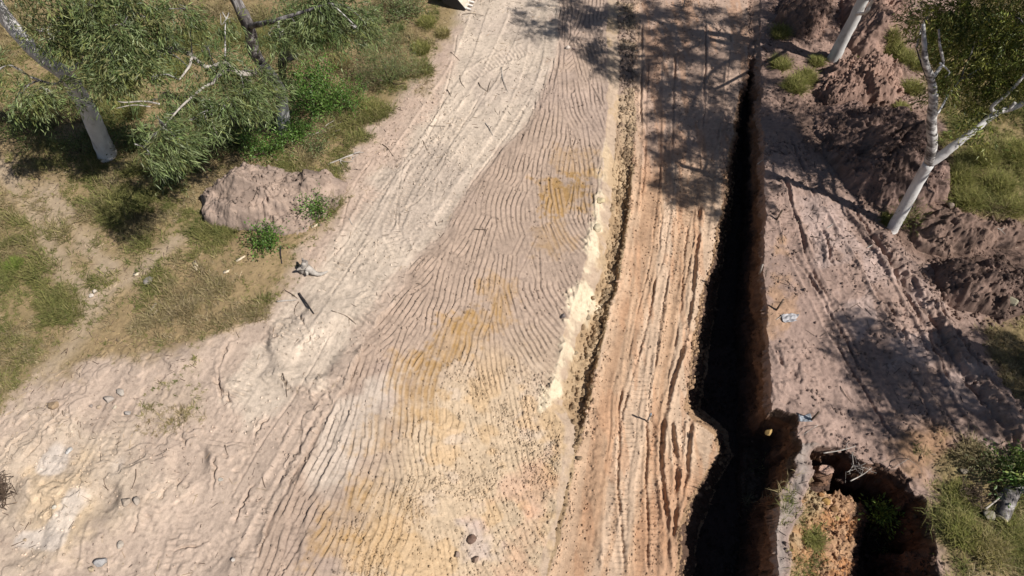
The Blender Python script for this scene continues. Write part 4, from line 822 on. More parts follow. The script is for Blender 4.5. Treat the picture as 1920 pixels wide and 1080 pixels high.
for i_, (u_, v_, r_, h_, l_) in enumerate([(655, 205, .7, .7, 'green shrub between the large bright one and the feathery bush'), (560, 50, .7, .6, 'green undergrowth bush below the hanging leaves at the photo top'), (700, 60, .6, .5, 'olive bush in the grass above the feathery bush'), (60, 255, .7, .5, 'dark bush in the shade left of the white gum'), (250, 265, .7, .5, 'dark bush in the shade right of the white gum base'), (370, 290, .6, .4, 'low bush in the shade above the left dirt heap'), (330, 330, .5, .35, 'low olive weed clump left of the left dirt heap'), (760, 30, .6, .5, 'olive bush near the photo top beside the track'), (455, 265, .5, .45, 'small bush right below the bleached twig bush')]):
    shrub('green_shrub', l_, u_, v_, r_, r_ * .9, h_, int(3200 * r_), [PAL_BRIGHT, PAL_FEATH, [(.08, .11, .03), (.11, .135, .045)]][(0, 1, 1, 2, 2, 2, 1, 1, 2)[i_]], 140 + i_, (.05, .1), (.02, .038))
shrub('leafy_bush', 'dark green broad leafed bush at the right edge beside the cut log', 1908, 900, .55, .5, .8, 2000, [(.06, .11, .025), (.09, .14, .03), (.13, .16, .04)], 68, (.08, .14), (.035, .06))
shrub('green_shrub', 'green tangle of weeds growing from the gully floor', 1660, 1000, .34, .4, .5, 1300, [(.09, .13, .035), (.14, .15, .06), (.11, .14, .05)], 69, (.10, .2), (.012, .02), -.5)
shrub('dry_shrub', 'brown dried bush leaning over the gully step left of the green tangle', 1632, 985, .34, .3, .45, 900, [(.20, .14, .085), (.24, .17, .10)], 70, (.10, .22), (.008, .014), -.6)
shrub('green_shrub', 'light green sapling leaves under the gully lip among grey roots', 1640, 905, .14, .13, .22, 150, [(.12, .19, .05), (.16, .22, .07)], 71, (.07, .12), (.035, .05))
shrub('green_shrub', 'bright yellow green seedling in the dark middle of the gully', 1648, 965, .12, .1, .18, 90, [(.18, .26, .05)], 72, (.07, .12), (.035, .05))
shrub('green_shrub', 'pale weed in the shaded pocket beside the trench wall', 1440, 868, .2, .2, .3, 380, [(.17, .18, .07)], 73, (.06, .12), (.012, .02), -.4)
shrub('green_shrub', 'grey green bush on rubble at the lower end of the slick dirt strip', 1842, 880, .4, .4, .4, 900, [(.12, .14, .05), (.16, .16, .075)], 74, (.06, .12), (.014, .022), -.3)
shrub('dry_shrub', 'small yellow weed tuft on the shaded heap edge at the forked gum foot', 1690, 420, .3, .25, .3, 500, [(.19, .19, .06), (.15, .17, .05)], 75, (.1, .2), (.01, .016), -.7)
# bare twiggy bushes
def twigbush(label, u, v, hgt, rad, n, m, seed):
    r = np.random.default_rng(seed); b0 = top(u, v); root = empty('dead_bush', b0, label, 'dead bush', 'dead bushes'); b = MB()
    for i in range(n):
        a = r.random() * 6.28; e = b0 + np.array([math.cos(a) * rad * r.random(), math.sin(a) * rad * r.random(), hgt * r.uniform(.4, 1)])
        P = spline([b0, (b0 + e) / 2 + r.normal(size=3) * .08 * rad, e], 7); b.tube(P, np.linspace(.012, .004, 7), 5)
        for _ in range(3):
            k = P[r.integers(3, 7)]; b.tube(np.array([k, k + r.normal(size=3) * rad * .16, k + r.normal(size=3) * rad * .3]), [.006, .005, .003], 4)
    b.build('twigs', m, root)
twigbush('bleached leafless twig bush hanging in the dark shade left of the second gum', 452, 235, .8, .45, 26, M_DEAD, 5)
twigbush('dark purple brown dead bush at the left edge on pale dirt', 8, 930, .5, .45, 44, M_STICK, 6)
twigbush('spray of pale dry stalks on the gully rim above the green sapling', 1600, 872, .22, .35, 6, M_DEAD, 7)
twigbush('dark twiggy scrub heap beside the pale cut logs', 1818, 925, .35, .45, 34, M_STICK, 8)

# ------------------------------------------------------------------ grass
def blades(x, y, z, ln, wd, lean, col, r):
    n = len(x); a = r.random(n) * 2 * math.pi; d = np.stack([np.cos(a) * lean, np.sin(a) * lean, np.sqrt(np.maximum(1 - lean ** 2, .05))], -1)
    side = np.stack([-np.sin(a + r.normal(size=n) * .5), np.cos(a + r.normal(size=n) * .5), np.zeros(n)], -1)
    B = np.stack([x, y, z - .01], -1); l = ln[:, None]; w = wd[:, None]
    mid = B + d * l * .55; tip = B + d * l + np.stack([np.cos(a) * ln * .18, np.sin(a) * ln * .18, -ln * .12], -1)
    V = np.stack([B - side * w / 2, B + side * w / 2, mid + side * w * .4, tip, mid - side * w * .4], 1).reshape(-1, 3); k = np.arange(n)[:, None] * 5
    return V, [k + np.array([[0, 1, 2, 4]]), k + np.array([[4, 2, 3]])], np.repeat(col, 5, 0)
PG = np.array([(.20, .19, .065), (.16, .165, .055), (.24, .21, .09), (.29, .235, .125), (.12, .135, .04), (.33, .265, .16), (.25, .19, .10)])
def scatter_grass(name, label, n_tuft, per, box, seed, lrange, green):
    r = np.random.default_rng(seed); x = r.uniform(box[0], box[1], n_tuft * 6); y = r.uniform(box[2], box[3], n_tuft * 6)
    g = samp(GD, x, y); u, v = proj(np.stack([x, y, x * 0], -1)); k = (r.random(len(x)) < g * (.25 + .9 * ss((fbm(x, y, .45, 123, 2) - .38) / .2))) & (u > -60) & (u < 1980) & (v > -60) & (v < 1140)
    x = x[k][:n_tuft]; y = y[k][:n_tuft]; m = len(x)
    hue = fbm(x, y, 1.6, 120, 3); wts = np.stack([ss((hue - .42) / .2) * green, ss((.56 - hue) / .2)], -1)
    ci = np.where(r.random(m) < wts[:, 0] / (wts.sum(1) + 1e-6), r.choice([0, 1, 4, 0, 2], m), r.choice([2, 3, 5, 6, 3], m)); base = PG[ci] * r.uniform(.7, 1.2, (m, 1))
    sz = r.uniform(.6, 1.3, m) * np.clip(samp(GD, x, y) * 1.5, .4, 1) * (.45 + 1.3 * ss((fbm(x, y, .7, 121, 2) - .3) / .4))
    X_ = np.repeat(x, per) + r.normal(size=m * per) * .05 * np.repeat(sz, per); Y_ = np.repeat(y, per) + r.normal(size=m * per) * .05 * np.repeat(sz, per)
    Z_ = samp(Z, X_, Y_); ln = r.uniform(*lrange, m * per) * np.repeat(sz, per)
    V, F, Cc = blades(X_, Y_, Z_, ln, r.uniform(.009, .016, m * per), r.uniform(.45, .97, m * per), np.repeat(base, per, 0) * r.uniform(.75, 1.3, (m * per, 1)), r)
    o = npmesh(name, V, F, M_GRASS, None, Cc, False); tag(o, label, 'grass', None, 'stuff')
scatter_grass('grass', 'patchy green and straw coloured grass on the left side', 19000, 14, (-19, -2.5, 3, 22.5), 71, (.10, .26), .8)
scatter_grass('grass', 'yellow green grass and dry ground cover on the right side', 9000, 14, (4.5, 19, 1.2, 22.5), 72, (.12, .30), .7)
# individual tussocks
def tussock(u, v, rad, hgt, label, seed, pal, n=900, group='grass tussocks'):
    r = np.random.default_rng(seed); b0 = top(u, v); m = n
    a = r.random(m) * 6.283; k = r.random(m) ** .6 * rad * .55; x = np.cos(a) * k; y = np.sin(a) * k
    col = np.array(pal)[r.integers(0, len(pal), m)] * r.uniform(.7, 1.3, (m, 1))
    z = np.array([top_z(b0[0] + xx, b0[1] + yy) for xx, yy in zip(x, y)])
    V, F, Cc = blades(b0[0] + x, b0[1] + y, z, r.uniform(.45, 1, m) * hgt, r.uniform(.009, .016, m), r.uniform(.2, .95, m), col, r)
    o = npmesh('grass_tussock', V - b0, F, M_GRASS, None, Cc, False); o.location = b0; tag(o, label, 'grass tussock', group)
def top_z(px_, py_):
    zz = float(samp(Z, px_, py_))
    for x, y, z, d in HEAPS:
        j = int(round((px_ - x[0, 0]) / .026)); i = int(round((py_ - y[0, 0]) / .026))
        if 0 <= i < x.shape[0] and 0 <= j < x.shape[1] and d[i, j] > -.05: zz = max(zz, float(z[i, j]))
    return zz
TG = [(.20, .20, .055), (.24, .225, .075), (.16, .175, .045), (.28, .25, .10)]
TS = [(.30, .25, .11), (.26, .215, .08), (.34, .28, .15), (.22, .20, .07)]
TUSS = [(1462, 125, .55, .5, 'big yellow green tussock nearest the upper end of the trench', TG), (1490, 165, .6, .55, 'broad yellow green tussock below the one at the upper trench end', TG), (1462, 65, .5, .45, 'tussock at the photo top beside the clumpy dirt heap', TG), (1532, 118, .4, .4, 'small yellow tussock left of the upper right gum base', TG), (1512, 148, .5, .45, 'tussock touching the left side of the clod heap', TG),
        (1672, 95, .6, .55, 'pale tussock on the slope below the smooth brown heap', TG), (1695, 110, .55, .5, 'tussock right of the clod heap, upper of two', TG), (1708, 170, .5, .5, 'tussock right of the clod heap, lower of two', TG), (1690, 205, .35, .35, 'little green tussock between the clod heap and the shaded heap', TG), (1600, 118, .28, .25, 'short grass ring at the upper right gum base', TG),
        (1800, 335, .6, .55, 'bright tussock right of the forked gum trunk', TG), (1812, 375, .65, .55, 'bright tussock above the long low heap', TG), (1840, 300, .65, .6, 'tussock in part shade under the forked gum crown', TG), (1870, 350, .7, .6, 'dark edged tussock at the right side under the crown', TG), (1900, 290, .7, .6, 'tussock at the right edge under the white limb', TG), (1895, 390, .6, .5, 'tussock at the right edge above the heaps', TG), (1665, 415, .4, .3, 'yellow grass tuft around the forked gum base', TG), (1720, 125, .4, .4, 'tussock in the gap left of the dark twisted limb', TG),
        (700, 210, .5, .5, 'tall yellow tussock on the edge of the dirt track below the feathery bush', TG), (672, 195, .4, .42, 'straw coloured tussock left of the tall yellow one', TS), (800, 45, .5, .4, 'tussock by the track edge near the photo top', TG), (830, 65, .4, .35, 'small tussock leaning onto the track', TS), (640, 120, .5, .5, 'straw tussock left of the feathery bush', TS), (790, 95, .5, .42, 'green tussock on the track edge above the feathery bush', TG), (745, 60, .4, .4, 'dark green tussock above the feathery bush', [(.10, .13, .04), (.13, .15, .05)]), (245, 210, .6, .6, 'yellow grass mound lit between the left gum trunk and hanging leaves', TG), (335, 135, .55, .5, 'golden tussock lit below the bleached limb', TG), (30, 500, .35, .35, 'bright green tussock in the left grass', [(.15, .20, .04), (.18, .22, .05)]),
        (1800, 1000, .6, .5, 'tussock on the gully rim at the lower right', TG), (1850, 1030, .6, .5, 'dry tussock near the lower right corner', TS), (1900, 1010, .6, .5, 'tussock at the right edge below the cut logs', TG), (1795, 930, .45, .4, 'green tussock on the gully rim left of the logs', TG), (1520, 1010, .35, .35, 'grey green tussock on the gully spur', TG)]
for i, (u, v, rd, hg, lb, pl) in enumerate(TUSS): tussock(u, v, rd * .95, hg * .85, lb, 200 + i, pl, int(500 + 1100 * rd * rd * 2))

# ------------------------------------------------------------------ stones
ICO_V = None
def ico():
    import bmesh
    bm = bmesh.new(); bmesh.ops.create_icosphere(bm, subdivisions=3, radius=1); V = np.array([v.co for v in bm.verts]); F = np.array([[v.index for v in f.verts] for f in bm.faces]); bm.free(); return V, F
IV, IF = ico()
def stone(u, v, rad, label, tone, seed, flat=.7, cat='rock', name='rock', group='loose rocks', sink=.36, base=None):
    r = np.random.default_rng(seed); b0 = base if base is not None else top(u, v)
    V = IV.copy()
    for _ in range(16):
        nrm = unit(r.normal(size=3)); dd = r.uniform(.5, .88); k = V @ nrm; V = np.where((k > dd)[:, None], V - nrm * (k - dd)[:, None], V)
    V *= 1 + (fbm(V[:, 0] * 2 + 9, V[:, 1] * 2 + V[:, 2] * 1.7, .8, seed % 40, 3) - .5)[:, None] * .22
    V *= np.array([r.uniform(.85, 1.2), r.uniform(.8, 1.1), flat]) * rad; V[:, 2] += rad * flat * (1 - sink)
    o = npmesh(name, V, IF, M_ROCK, None, np.array(tone) * r.uniform(.9, 1.1), True); o.location = b0; o.rotation_euler = (0, 0, r.random() * 6.28); tag(o, label, cat, group)
ST = [(104, 762, .16, 'round tan boulder alone on the left dirt', (.36, .26, .17)), (206, 750, .14, 'split grey rock left of the pale boulder below the grass', (.36, .31, .27)), (227, 737, .13, 'pale boulder topmost of the rocks below the grass', (.50, .44, .38)), (241, 776, .1, 'grey rock on the edge of the round grass patch', (.40, .36, .33)), (217, 764, .07, 'small cream rock beside the split grey rock', (.48, .41, .32)), (187, 763, .07, 'small tan stone in the row below the grass', (.44, .34, .25)), (171, 762, .06, 'little dark stone in the row below the grass', (.30, .25, .22)), (238, 942, .13, 'brownish boulder left of a pair on the pale dirt', (.38, .31, .25)), (260, 940, .14, 'pale boulder right of a pair on the pale dirt', (.46, .39, .33)), (193, 1056, .15, 'blue grey boulder near the lower left corner', (.42, .40, .39)), (173, 1068, .09, 'tan rock left of the blue grey boulder', (.46, .36, .25)), (131, 846, .10, 'white rock on the left pale dirt', (.60, .57, .54)), (104, 952, .07, 'whitish stone beside the yellow stained dirt', (.55, .50, .42)), (228, 1022, .10, 'flat pale rock above the blue grey boulder', (.46, .40, .34)), (48, 1013, .05, 'small tan stone by the stick at the lower left', (.48, .37, .26)), (415, 900, .06, 'small pale stone on the track crossing', (.50, .46, .40)), (437, 1050, .06, 'pale stone at the bottom of the lower left track', (.50, .45, .4)),
      (886, 1012, .13, 'dark brown rock on the lower bank', (.20, .13, .10)), (892, 1050, .10, 'dark clod below the dark brown rock on the lower bank', (.24, .17, .13)), (858, 1040, .09, 'grey brown clod left of the dark brown rock', (.27, .2, .16)), (1056, 594, .09, 'dark grey rock on the bank left of the cream cut', (.17, .14, .13)), (985, 578, .05, 'small dark stone on the bank slope', (.2, .16, .13)), (1064, 91, .12, 'pale boulder at the top of the scraped bank', (.50, .42, .36)), (1076, 92, .06, 'small pink stone beside the pale boulder', (.45, .33, .29)), (1086, 860, .1, 'brown rock on the left edge of the haul road', (.25, .18, .12)),
      (1895, 570, .22, 'blocky boulder with deep shade at the right edge', (.36, .33, .24)), (1853, 968, .17, 'grey round boulder in the grass below the logs', (.32, .29, .23)), (1806, 884, .1, 'dark rock at the top of the twiggy scrub heap', (.26, .22, .17)), (1780, 388, .14, 'flat grey brown rock right of the forked gum trunk', (.30, .24, .20)), (1432, 795, .12, 'yellow rock on the pocket rim beside the trench', (.40, .30, .15)), (1440, 812, .11, 'ochre rock on the pocket rim beside the trench', (.38, .25, .1)), (1427, 835, .08, 'cream stone on the pocket rim beside the trench', (.52, .44, .32)), (1436, 838, .07, 'grey stone beside the cream stone on the pocket rim', (.40, .37, .36)),
      (1548, 940, .12, 'ochre boulder on the gully step', (.36, .22, .08)), (1562, 955, .11, 'brown boulder on the gully step', (.28, .16, .08)), (1568, 972, .09, 'yellow boulder lowest on the gully step', (.36, .27, .11)), (1538, 928, .08, 'small orange rock highest on the gully step', (.38, .2, .09)), (180, 548, .1, 'pale crumbled rock at the top of the bare trail', (.54, .47, .40)), (172, 556, .08, 'pale stone left of the crumbled rock on the bare trail', (.52, .46, .4)), (278, 528, .18, 'flat grey rock slab lying in thin grass', (.36, .32, .31)), (1125, 378, .18, 'cream rock lump standing at the top of the cut edge', (.58, .48, .30)), (1120, 430, .16, 'cream rock lump below the upper lump on the cut edge', (.58, .49, .34)), (1112, 560, .11, 'brown boulder by the cream cut edge', (.34, .25, .16))]
for i, (u, v, rd, lb, tn) in enumerate(ST): stone(u, v, rd * .9, lb, np.array(tn) * .85, 300 + i, .75 if rd < .18 or u > 1800 else .4)
# loose gravel and clods, uncountable
def gravel(name, label, n, seed, fn, rng_r, tone_jit=.25, dark=1.0):
    r = np.random.default_rng(seed); wm = fn * CELL; cs = np.cumsum(wm.ravel().astype(np.float64)); k = np.searchsorted(cs, r.random(n) * cs[-1]); yi, xi = np.divmod(k, NX)
    x = xs[xi] + r.uniform(-.5, .5, n) * .03; y = ys[yi] + r.uniform(-.5, .5, n) * .03; m = n
    bv = np.array([(0, 0, 1), (.9, 0, .2), (.28, .85, .25), (-.73, .53, .2), (-.73, -.53, .22), (.28, -.85, .2), (.72, .52, -.5), (-.28, .85, -.5), (-.9, 0, -.5), (-.28, -.85, -.5), (.72, -.52, -.5)])
    bf = np.array([(0, 1, 2), (0, 2, 3), (0, 3, 4), (0, 4, 5), (0, 5, 1), (1, 6, 2), (2, 6, 7), (2, 7, 3), (3, 7, 8), (3, 8, 4), (4, 8, 9), (4, 9, 5), (5, 9, 10), (5, 10, 1), (1, 10, 6)])
    rad = rng_r[0] + (rng_r[1] - rng_r[0]) * r.random(m) ** 3.2
    V = bv[None] * r.uniform(.65, 1.3, (m, 11, 3)) * (rad[:, None] * r.uniform(.7, 1.2, (m, 3)))[:, None, :]
    V += np.stack([x, y, samp(Z, x, y) + rad * .35], -1)[:, None, :]; F = (np.arange(m)[:, None, None] * 11 + bf[None]).reshape(-1, 3)
    j, i = np.searchsorted(xs, x).clip(0, NX - 1), np.searchsorted(ys, y).clip(0, NY - 1); col = dark * C[i, j] * r.uniform(1 - tone_jit, 1 + tone_jit, (m, 1))
    tag(npmesh(name, V.reshape(-1, 3), F, M_ROCK, None, np.repeat(col, 11, 0), False), label, 'gravel', None, 'stuff')
Tn = T.astype(np.float32)
def near(A, x, y): return A[np.searchsorted(ys, y).clip(0, NY - 1), np.searchsorted(xs, x).clip(0, NX - 1)]
rubf = np.clip(rub * .8 + mb * .06, 0, 1)
inview = ((np.abs(X) < 19) & (Y > 1.8) & (Y < 22.5)).astype(np.float32); CELL = inview * np.gradient(ys).astype(np.float32)[:, None] * np.gradient(xs).astype(np.float32)[None]
gravel('gravel', 'cream rubble and crumbs on the lower scraped bank', 10000, 81, rubf * (.2 + .9 * ss((fbm(X, Y, .9, 130, 2) - .45) / .15)), (.007, .04))
dr2 = ((T == 2) | (T == 3)) * (np.exp(-((X - LX[3] + .12 + (vn(X, Y, .7, 134) - .5) * .3) / .11) ** 2) * (.3 + .9 * ss((vn(Y, Y * 0 + 3, .8, 136) - .3) / .3)) * ss((Y - 5.2) / 1.5) + .10 * (T == 2))
gravel('gravel', 'brown rubble windrow along the left side of the haul road', 4200, 82, dr2, (.010, .085), .35, .8)
gravel('gravel', 'crumbs of dry soil scattered on the haul road', 9000, 83, (T == 3) * (.08 + .6 * ss((st2 - .52) / .1)), (.006, .035), .3)
gravel('gravel', 'pebbles scattered over the cleared left ground', 7000, 84, (T == -1) * (1 - GD) * (.03 + .6 * ss((fbm(X, Y, 1.2, 132, 3) - .53) / .1)), (.006, .04), .3)
gravel('gravel', 'dark clods scattered over the right dirt', 9000, 85, (T == 7) * (1 - GD) * (.06 + .7 * ss((fbm(X, Y, .8, 133, 3) - .52) / .1)), (.008, .055), .3, .85)
gravel('gravel', 'fallen crumbs on the trench bank and gully sides', 6000, 86, ((T == 4) | (Tz == 8) | (T == 5)) * (.2 + ss((fbm(X, Y, .5, 137, 3) - .5) / .1)), (.010, .07), .3)
# straw, bark and twig litter
def litter(name, label, n, seed, w, L, cols):
    r = np.random.default_rng(seed); cs = np.cumsum((w * CELL).ravel().astype(np.float64)); k = np.searchsorted(cs, r.random(n) * cs[-1]); yi, xi = np.divmod(k, NX)
    x = xs[xi] + r.uniform(-.5, .5, n) * .03; y = ys[yi] + r.uniform(-.5, .5, n) * .03; a = r.random(n) * 6.283; ln = L[0] + (L[1] - L[0]) * r.random(n) ** 2.5; wd = r.uniform(.006, .014, n)
    d = np.stack([np.cos(a), np.sin(a)], -1) * ln[:, None] / 2; t = np.stack([-np.sin(a), np.cos(a)], -1) * wd[:, None] / 2; c = np.stack([x, y], -1); e0 = c - d; e1 = c + d
    V = []
    for e in (e0, e1):
        zc = samp(Z, e[:, 0], e[:, 1]) + .004
        V += [np.column_stack([e + t, zc]), np.column_stack([e - t, zc]), np.column_stack([e, zc + wd])]
    V = np.stack(V, 1).reshape(-1, 3); b = np.arange(n)[:, None] * 6
    col = np.array(cols)[r.integers(0, len(cols), n)] * r.uniform(.7, 1.3, (n, 1))
    tag(npmesh(name, V, [b + np.array([[0, 3, 5, 2]]), b + np.array([[1, 2, 5, 4]])], M_ROCK, None, np.repeat(col, 6, 0), False), label, 'litter', None, 'stuff')
lpat = ss((fbm(X, Y, 1.3, 170, 3) - .46) / .12)
litter('plant_litter', 'straw and twig litter scattered over the cleared left ground', 7000, 91, (T == -1) * (.12 + lpat) * (.35 + .65 * soft(z_left + 1.2, 1.0)), (.03, .24), [(.09, .06, .045), (.12, .08, .06), (.38, .30, .20), (.30, .22, .15), (.06, .045, .04)])
litter('plant_litter', 'twigs, roots and bark litter over the right dirt', 4500, 92, (T == 7) * (.1 + lpat), (.03, .26), [(.08, .055, .045), (.11, .08, .06), (.30, .24, .19), (.05, .04, .035)])
# ------------------------------------------------------------------ timber, sticks, stakes
def stick(u0, v0, u1, v1, rad, label, m=None, name='stick', cat='stick', group='fallen sticks', seed=0, forks=0, lift=.0, bend=.06, parent=None):
    r = np.random.default_rng(seed + 900); rad = rad * .75; a = top(u0, v0, rad * .6 + lift); b_ = top(u1, v1, rad * .6 + lift); L = np.linalg.norm(b_ - a)
    mid = (a + b_) / 2 + np.array([r.normal() * bend * L, r.normal() * bend * L, .03 * L]); mid[2] = max(mid[2], top_z(mid[0], mid[1]) + rad * .5)
    P = spline([a, mid, b_], 12); b = MB(); b.tube(P - a, np.linspace(rad, rad * .45, 12), 7, .2, seed)
    for _ in range(forks):
        i = r.integers(3, 9); d = unit((P[-1] - P[0]) + r.normal(size=3) * L * .7); e = P[i] + d * L * r.uniform(.25, .45); e[2] = max(top_z(e[0], e[1]) + .02, e[2] * .5 + P[i][2] * .5)
        b.tube(spline([P[i], (P[i] + e) / 2 + r.normal(size=3) * .04 * L, e], 7) - a, np.linspace(rad * .6, rad * .2, 7), 6, .2)
    o = b.build(name, m or M_STICK); o.location = a; tag(o, label, cat, group)
stick(520, 566, 556, 563, .035, 'straight pale pinkish pole lying left of the dark log', M_DEAD, 'log', 'log', None, 1, 0, bend=.01)
stick(561, 551, 589, 589, .042, 'dark half buried log pointing away from the pale pole', M_CHAR, 'log', 'log', None, 2, 0, bend=.02)
stick(535, 545, 558, 560, .018, 'thin crooked root lying above the dark log', None, seed=3, forks=1); stick(560, 566, 552, 590, .014, 'thin root below the pale pole', None, seed=4)
stick(526, 463, 529, 495, .03, 'short dark stick standing between green bush and pale stump', M_CHAR, seed=5, bend=.02)
stick(622, 583, 668, 608, .018, 'thin brown root beside reddish rubble right of the dark log', None, seed=6, forks=1)
stick(575, 258, 660, 220, .045, 'long pale fallen branch at the lower edge of the bright shrub', M_DEAD, 'fallen_branch', 'branch', 'fallen branches', 7, 3)
stick(617, 308, 676, 284, .035, 'pale fallen branch on bare dirt above the left heap', M_DEAD, 'fallen_branch', 'branch', 'fallen branches', 8, 4)
stick(660, 300, 672, 290, .02, 'short pale branch end beside the fallen branch above the left heap', M_DEAD, 'fallen_branch', 'branch', 'fallen branches', 9, 1)
SK = [(717, 271, 737, 293, .022, 'dark stick on the pink track edge below the tall tussock'), (910, 231, 925, 256, .02, 'dark stick on the smooth middle of the pale track'), (940, 126, 952, 172, .02, 'long dark stick in the upper middle of the pale track'), (897, 155, 914, 172, .018, 'bent stick left of the long dark stick'), (914, 172, 920, 152, .014, 'thin twig crossing the bent stick'), (868, 27, 908, 30, .014, 'thin curved twig near the toothed bucket'), (836, 50, 842, 68, .02, 'dark stick by the grass edge near the photo top'), (845, 98, 862, 114, .016, 'brown stick on the track edge left of the cross track'), (793, 125, 820, 134, .016, 'brown stick lying across the track edge beside the feathery bush'), (838, 168, 846, 182, .02, 'short dark stick at the bend of the cross track'), (862, 142, 872, 165, .016, 'curved twig inside the cross track'), (985, 250, 975, 270, .012, 'thin twig at the upper edge of the scraped bank'), (805, 236, 835, 237, .012, 'thin twig below the cross track'), (788, 258, 800, 280, .014, 'stick pressed in the wheel mark'), (655, 410, 667, 428, .015, 'stick on the cleared edge above the pale stump'), (890, 430, 912, 431, .022, 'dark stick lying on the scraped bank'), (912, 431, 908, 444, .016, 'dark twig joined to the stick on the scraped bank'), (780, 532, 792, 536, .014, 'twig at the left edge of the tooth marks'), (530, 700, 538, 745, .016, 'thin crooked twigs standing on the cleared ground'), (590, 770, 600, 760, .014, 'twig beside the dark wheel rut'), (195, 898, 203, 920, .012, 'thin twig on the yellowish left dirt'), (255, 880, 246, 920, .014, 'long thin twig above the pair of boulders'), (283, 925, 305, 920, .012, 'pale straw twig right of the pair of boulders'), (22, 1024, 47, 1013, .014, 'brown stick at the lower left corner'), (117, 770, 120, 780, .014, 'short stick standing beside the round tan boulder'), (422, 835, 427, 853, .016, 'dark stick between the two wheel ruts'), (492, 895, 498, 915, .016, 'dark twig on the lower left cleared ground'),
      (1455, 600, 1470, 588, .012, 'twig right of the grey plastic'), (1520, 443, 1580, 452, .014, 'long thin twig across the right dirt'), (1550, 428, 1562, 420, .016, 'short pale twig on the right dirt'), (1625, 465, 1640, 455, .02, 'pale stick near the forked gum base'), (1762, 650, 1780, 640, .018, 'bent dark stick in the branch shade'), (1655, 515, 1680, 530, .01, 'thin twig along the wheel mark right of the smooth dirt'), (1850, 425, 1885, 440, .022, 'grey branch on the long low heap'), (1588, 700, 1592, 712, .012, 'short twig above the plastic covered peg'), (1575, 724, 1597, 755, .012, 'thin dark twig along a crack on the right dirt')]
for i, (a, b_, c2, d2, rd, lb) in enumerate(SK): stick(a, b_, c2, d2, rd, lb, M_DEAD if 'pale' in lb or 'grey' in lb else None, seed=20 + i, forks=1 if rd > .018 else 0)
for i, (a, b_, c2, d2, rd, lb) in enumerate([(1540, 853, 1600, 840, .02, 'bleached root spanning the dark hollow at the gully head'), (1590, 905, 1630, 880, .018, 'pale root sticking up over the gully head'), (1640, 895, 1672, 880, .014, 'thin pale root right of the sapling in the gully'), (1490, 832, 1500, 820, .012, 'pale straw stalk in the shaded pocket'), (1840, 958, 1882, 925, .03, 'long grey branch lying over the cut logs')]):
    stick(a, b_, c2, d2, rd, lb, M_DEAD, 'root' if 'root' in lb else 'stick', 'root' if 'root' in lb else 'stick', None, 70 + i, 1, .12)
# pale wood chips in the thin grass
for i, (u, v, a, L, lb) in enumerate([(367, 500, -60, .34, 'cream wood splinter largest on the thin grass'), (452, 486, 30, .26, 'cream wood chip nearest the small bright bush'), (288, 578, 70, .3, 'cream wood chip lowest on the thin grass'), (290, 588, 40, .16, 'small cream chip under the lowest splinter'), (425, 511, 10, .14, 'tiny cream chip between two larger ones'), (256, 516, 0, .14, 'cream chip left of the grey slab'), (590, 425, 20, .16, 'white chip on the cleared edge right of the left heap'), (332, 575, 10, .16, 'pale chip right of the lowest splinter')]):
    p = top(u, v, .03); d = np.array([math.cos(math.radians(a)), math.sin(math.radians(a)), .12]); b = MB(); b.box(-d * L / 2, d * L / 2, .09, .035, taper=.35); b.box(-d * L / 2 + [.02, .03, 0], d * L * .3 + [.05, .03, .03], .05, .03, taper=.3)
    o = b.build('wood_chip', M_CREAMW if 'M_CREAMW' in globals() else M_DEAD); o.location = p; tag(o, lb, 'wood chip', 'cream wood chips')
# uprooted stump
p0 = top(577, 510); root = empty('tree_stump', p0, 'bleached uprooted stump with one long root lying on the cleared ground', 'stump')
b = MB(); b.tube(spline([p0 + [-.12, .05, .02], p0 + [-.05, .03, .2], p0 + [.02, .06, .38]], 8), [.13, .14, .12, .11, .10, .09, .09, .08], 9, .3, 2); b.build('stump_core', M_DEAD, root)
for i, (dx, dy, dz, rd) in enumerate([(-.22, -.08, .22, .05), (-.1, .22, .3, .05), (-.2, .1, .02, .06), (.05, -.18, .12, .06)]):
    b = MB(); b.tube(spline([p0 + [0, 0, .14], p0 + np.array([dx * .6, dy * .6, dz * .8 + .05]), p0 + np.array([dx, dy, dz])], 7), np.linspace(rd, rd * .5, 7), 7, .3, i); b.build('root', M_DEAD, root)
b = MB(); b.tube(spline([p0 + [.02, 0, .2], top(590, 515, .1), top(603, 516, .05), top(615, 510, .03)], 10), np.linspace(.1, .025, 10), 8, .25, 9); b.build('root', M_DEAD, root)
# cut logs
for u, v, dx, dy, L, rd, lb in [(1880, 948, .35, .45, .75, .16, 'thick cut log with pale sawn end at the right side'), (1895, 925, .55, .2, .6, .10, 'thinner dark log behind the thick cut log')]:
    p = top(u, v); root = empty('cut_log', p, lb, 'log', 'cut logs'); d = unit(np.array([dx, dy, .05])); a = p + [0, 0, rd * .8]
    b = MB(); b.tube(np.array([a - d * L / 2 + d * L * t for t in np.linspace(0, 1, 8)]), rd, 14, .1, 3); b.build('bark', M_BARKD, root)
    b = MB(); b.tube(np.array([a - d * (L / 2 + .012), a - d * (L / 2 - .01)]), rd * .93, 14, .04, 3); b.build('sawn_end', M_CREAMW if 'M_CREAMW' in globals() else M_DEAD, root)
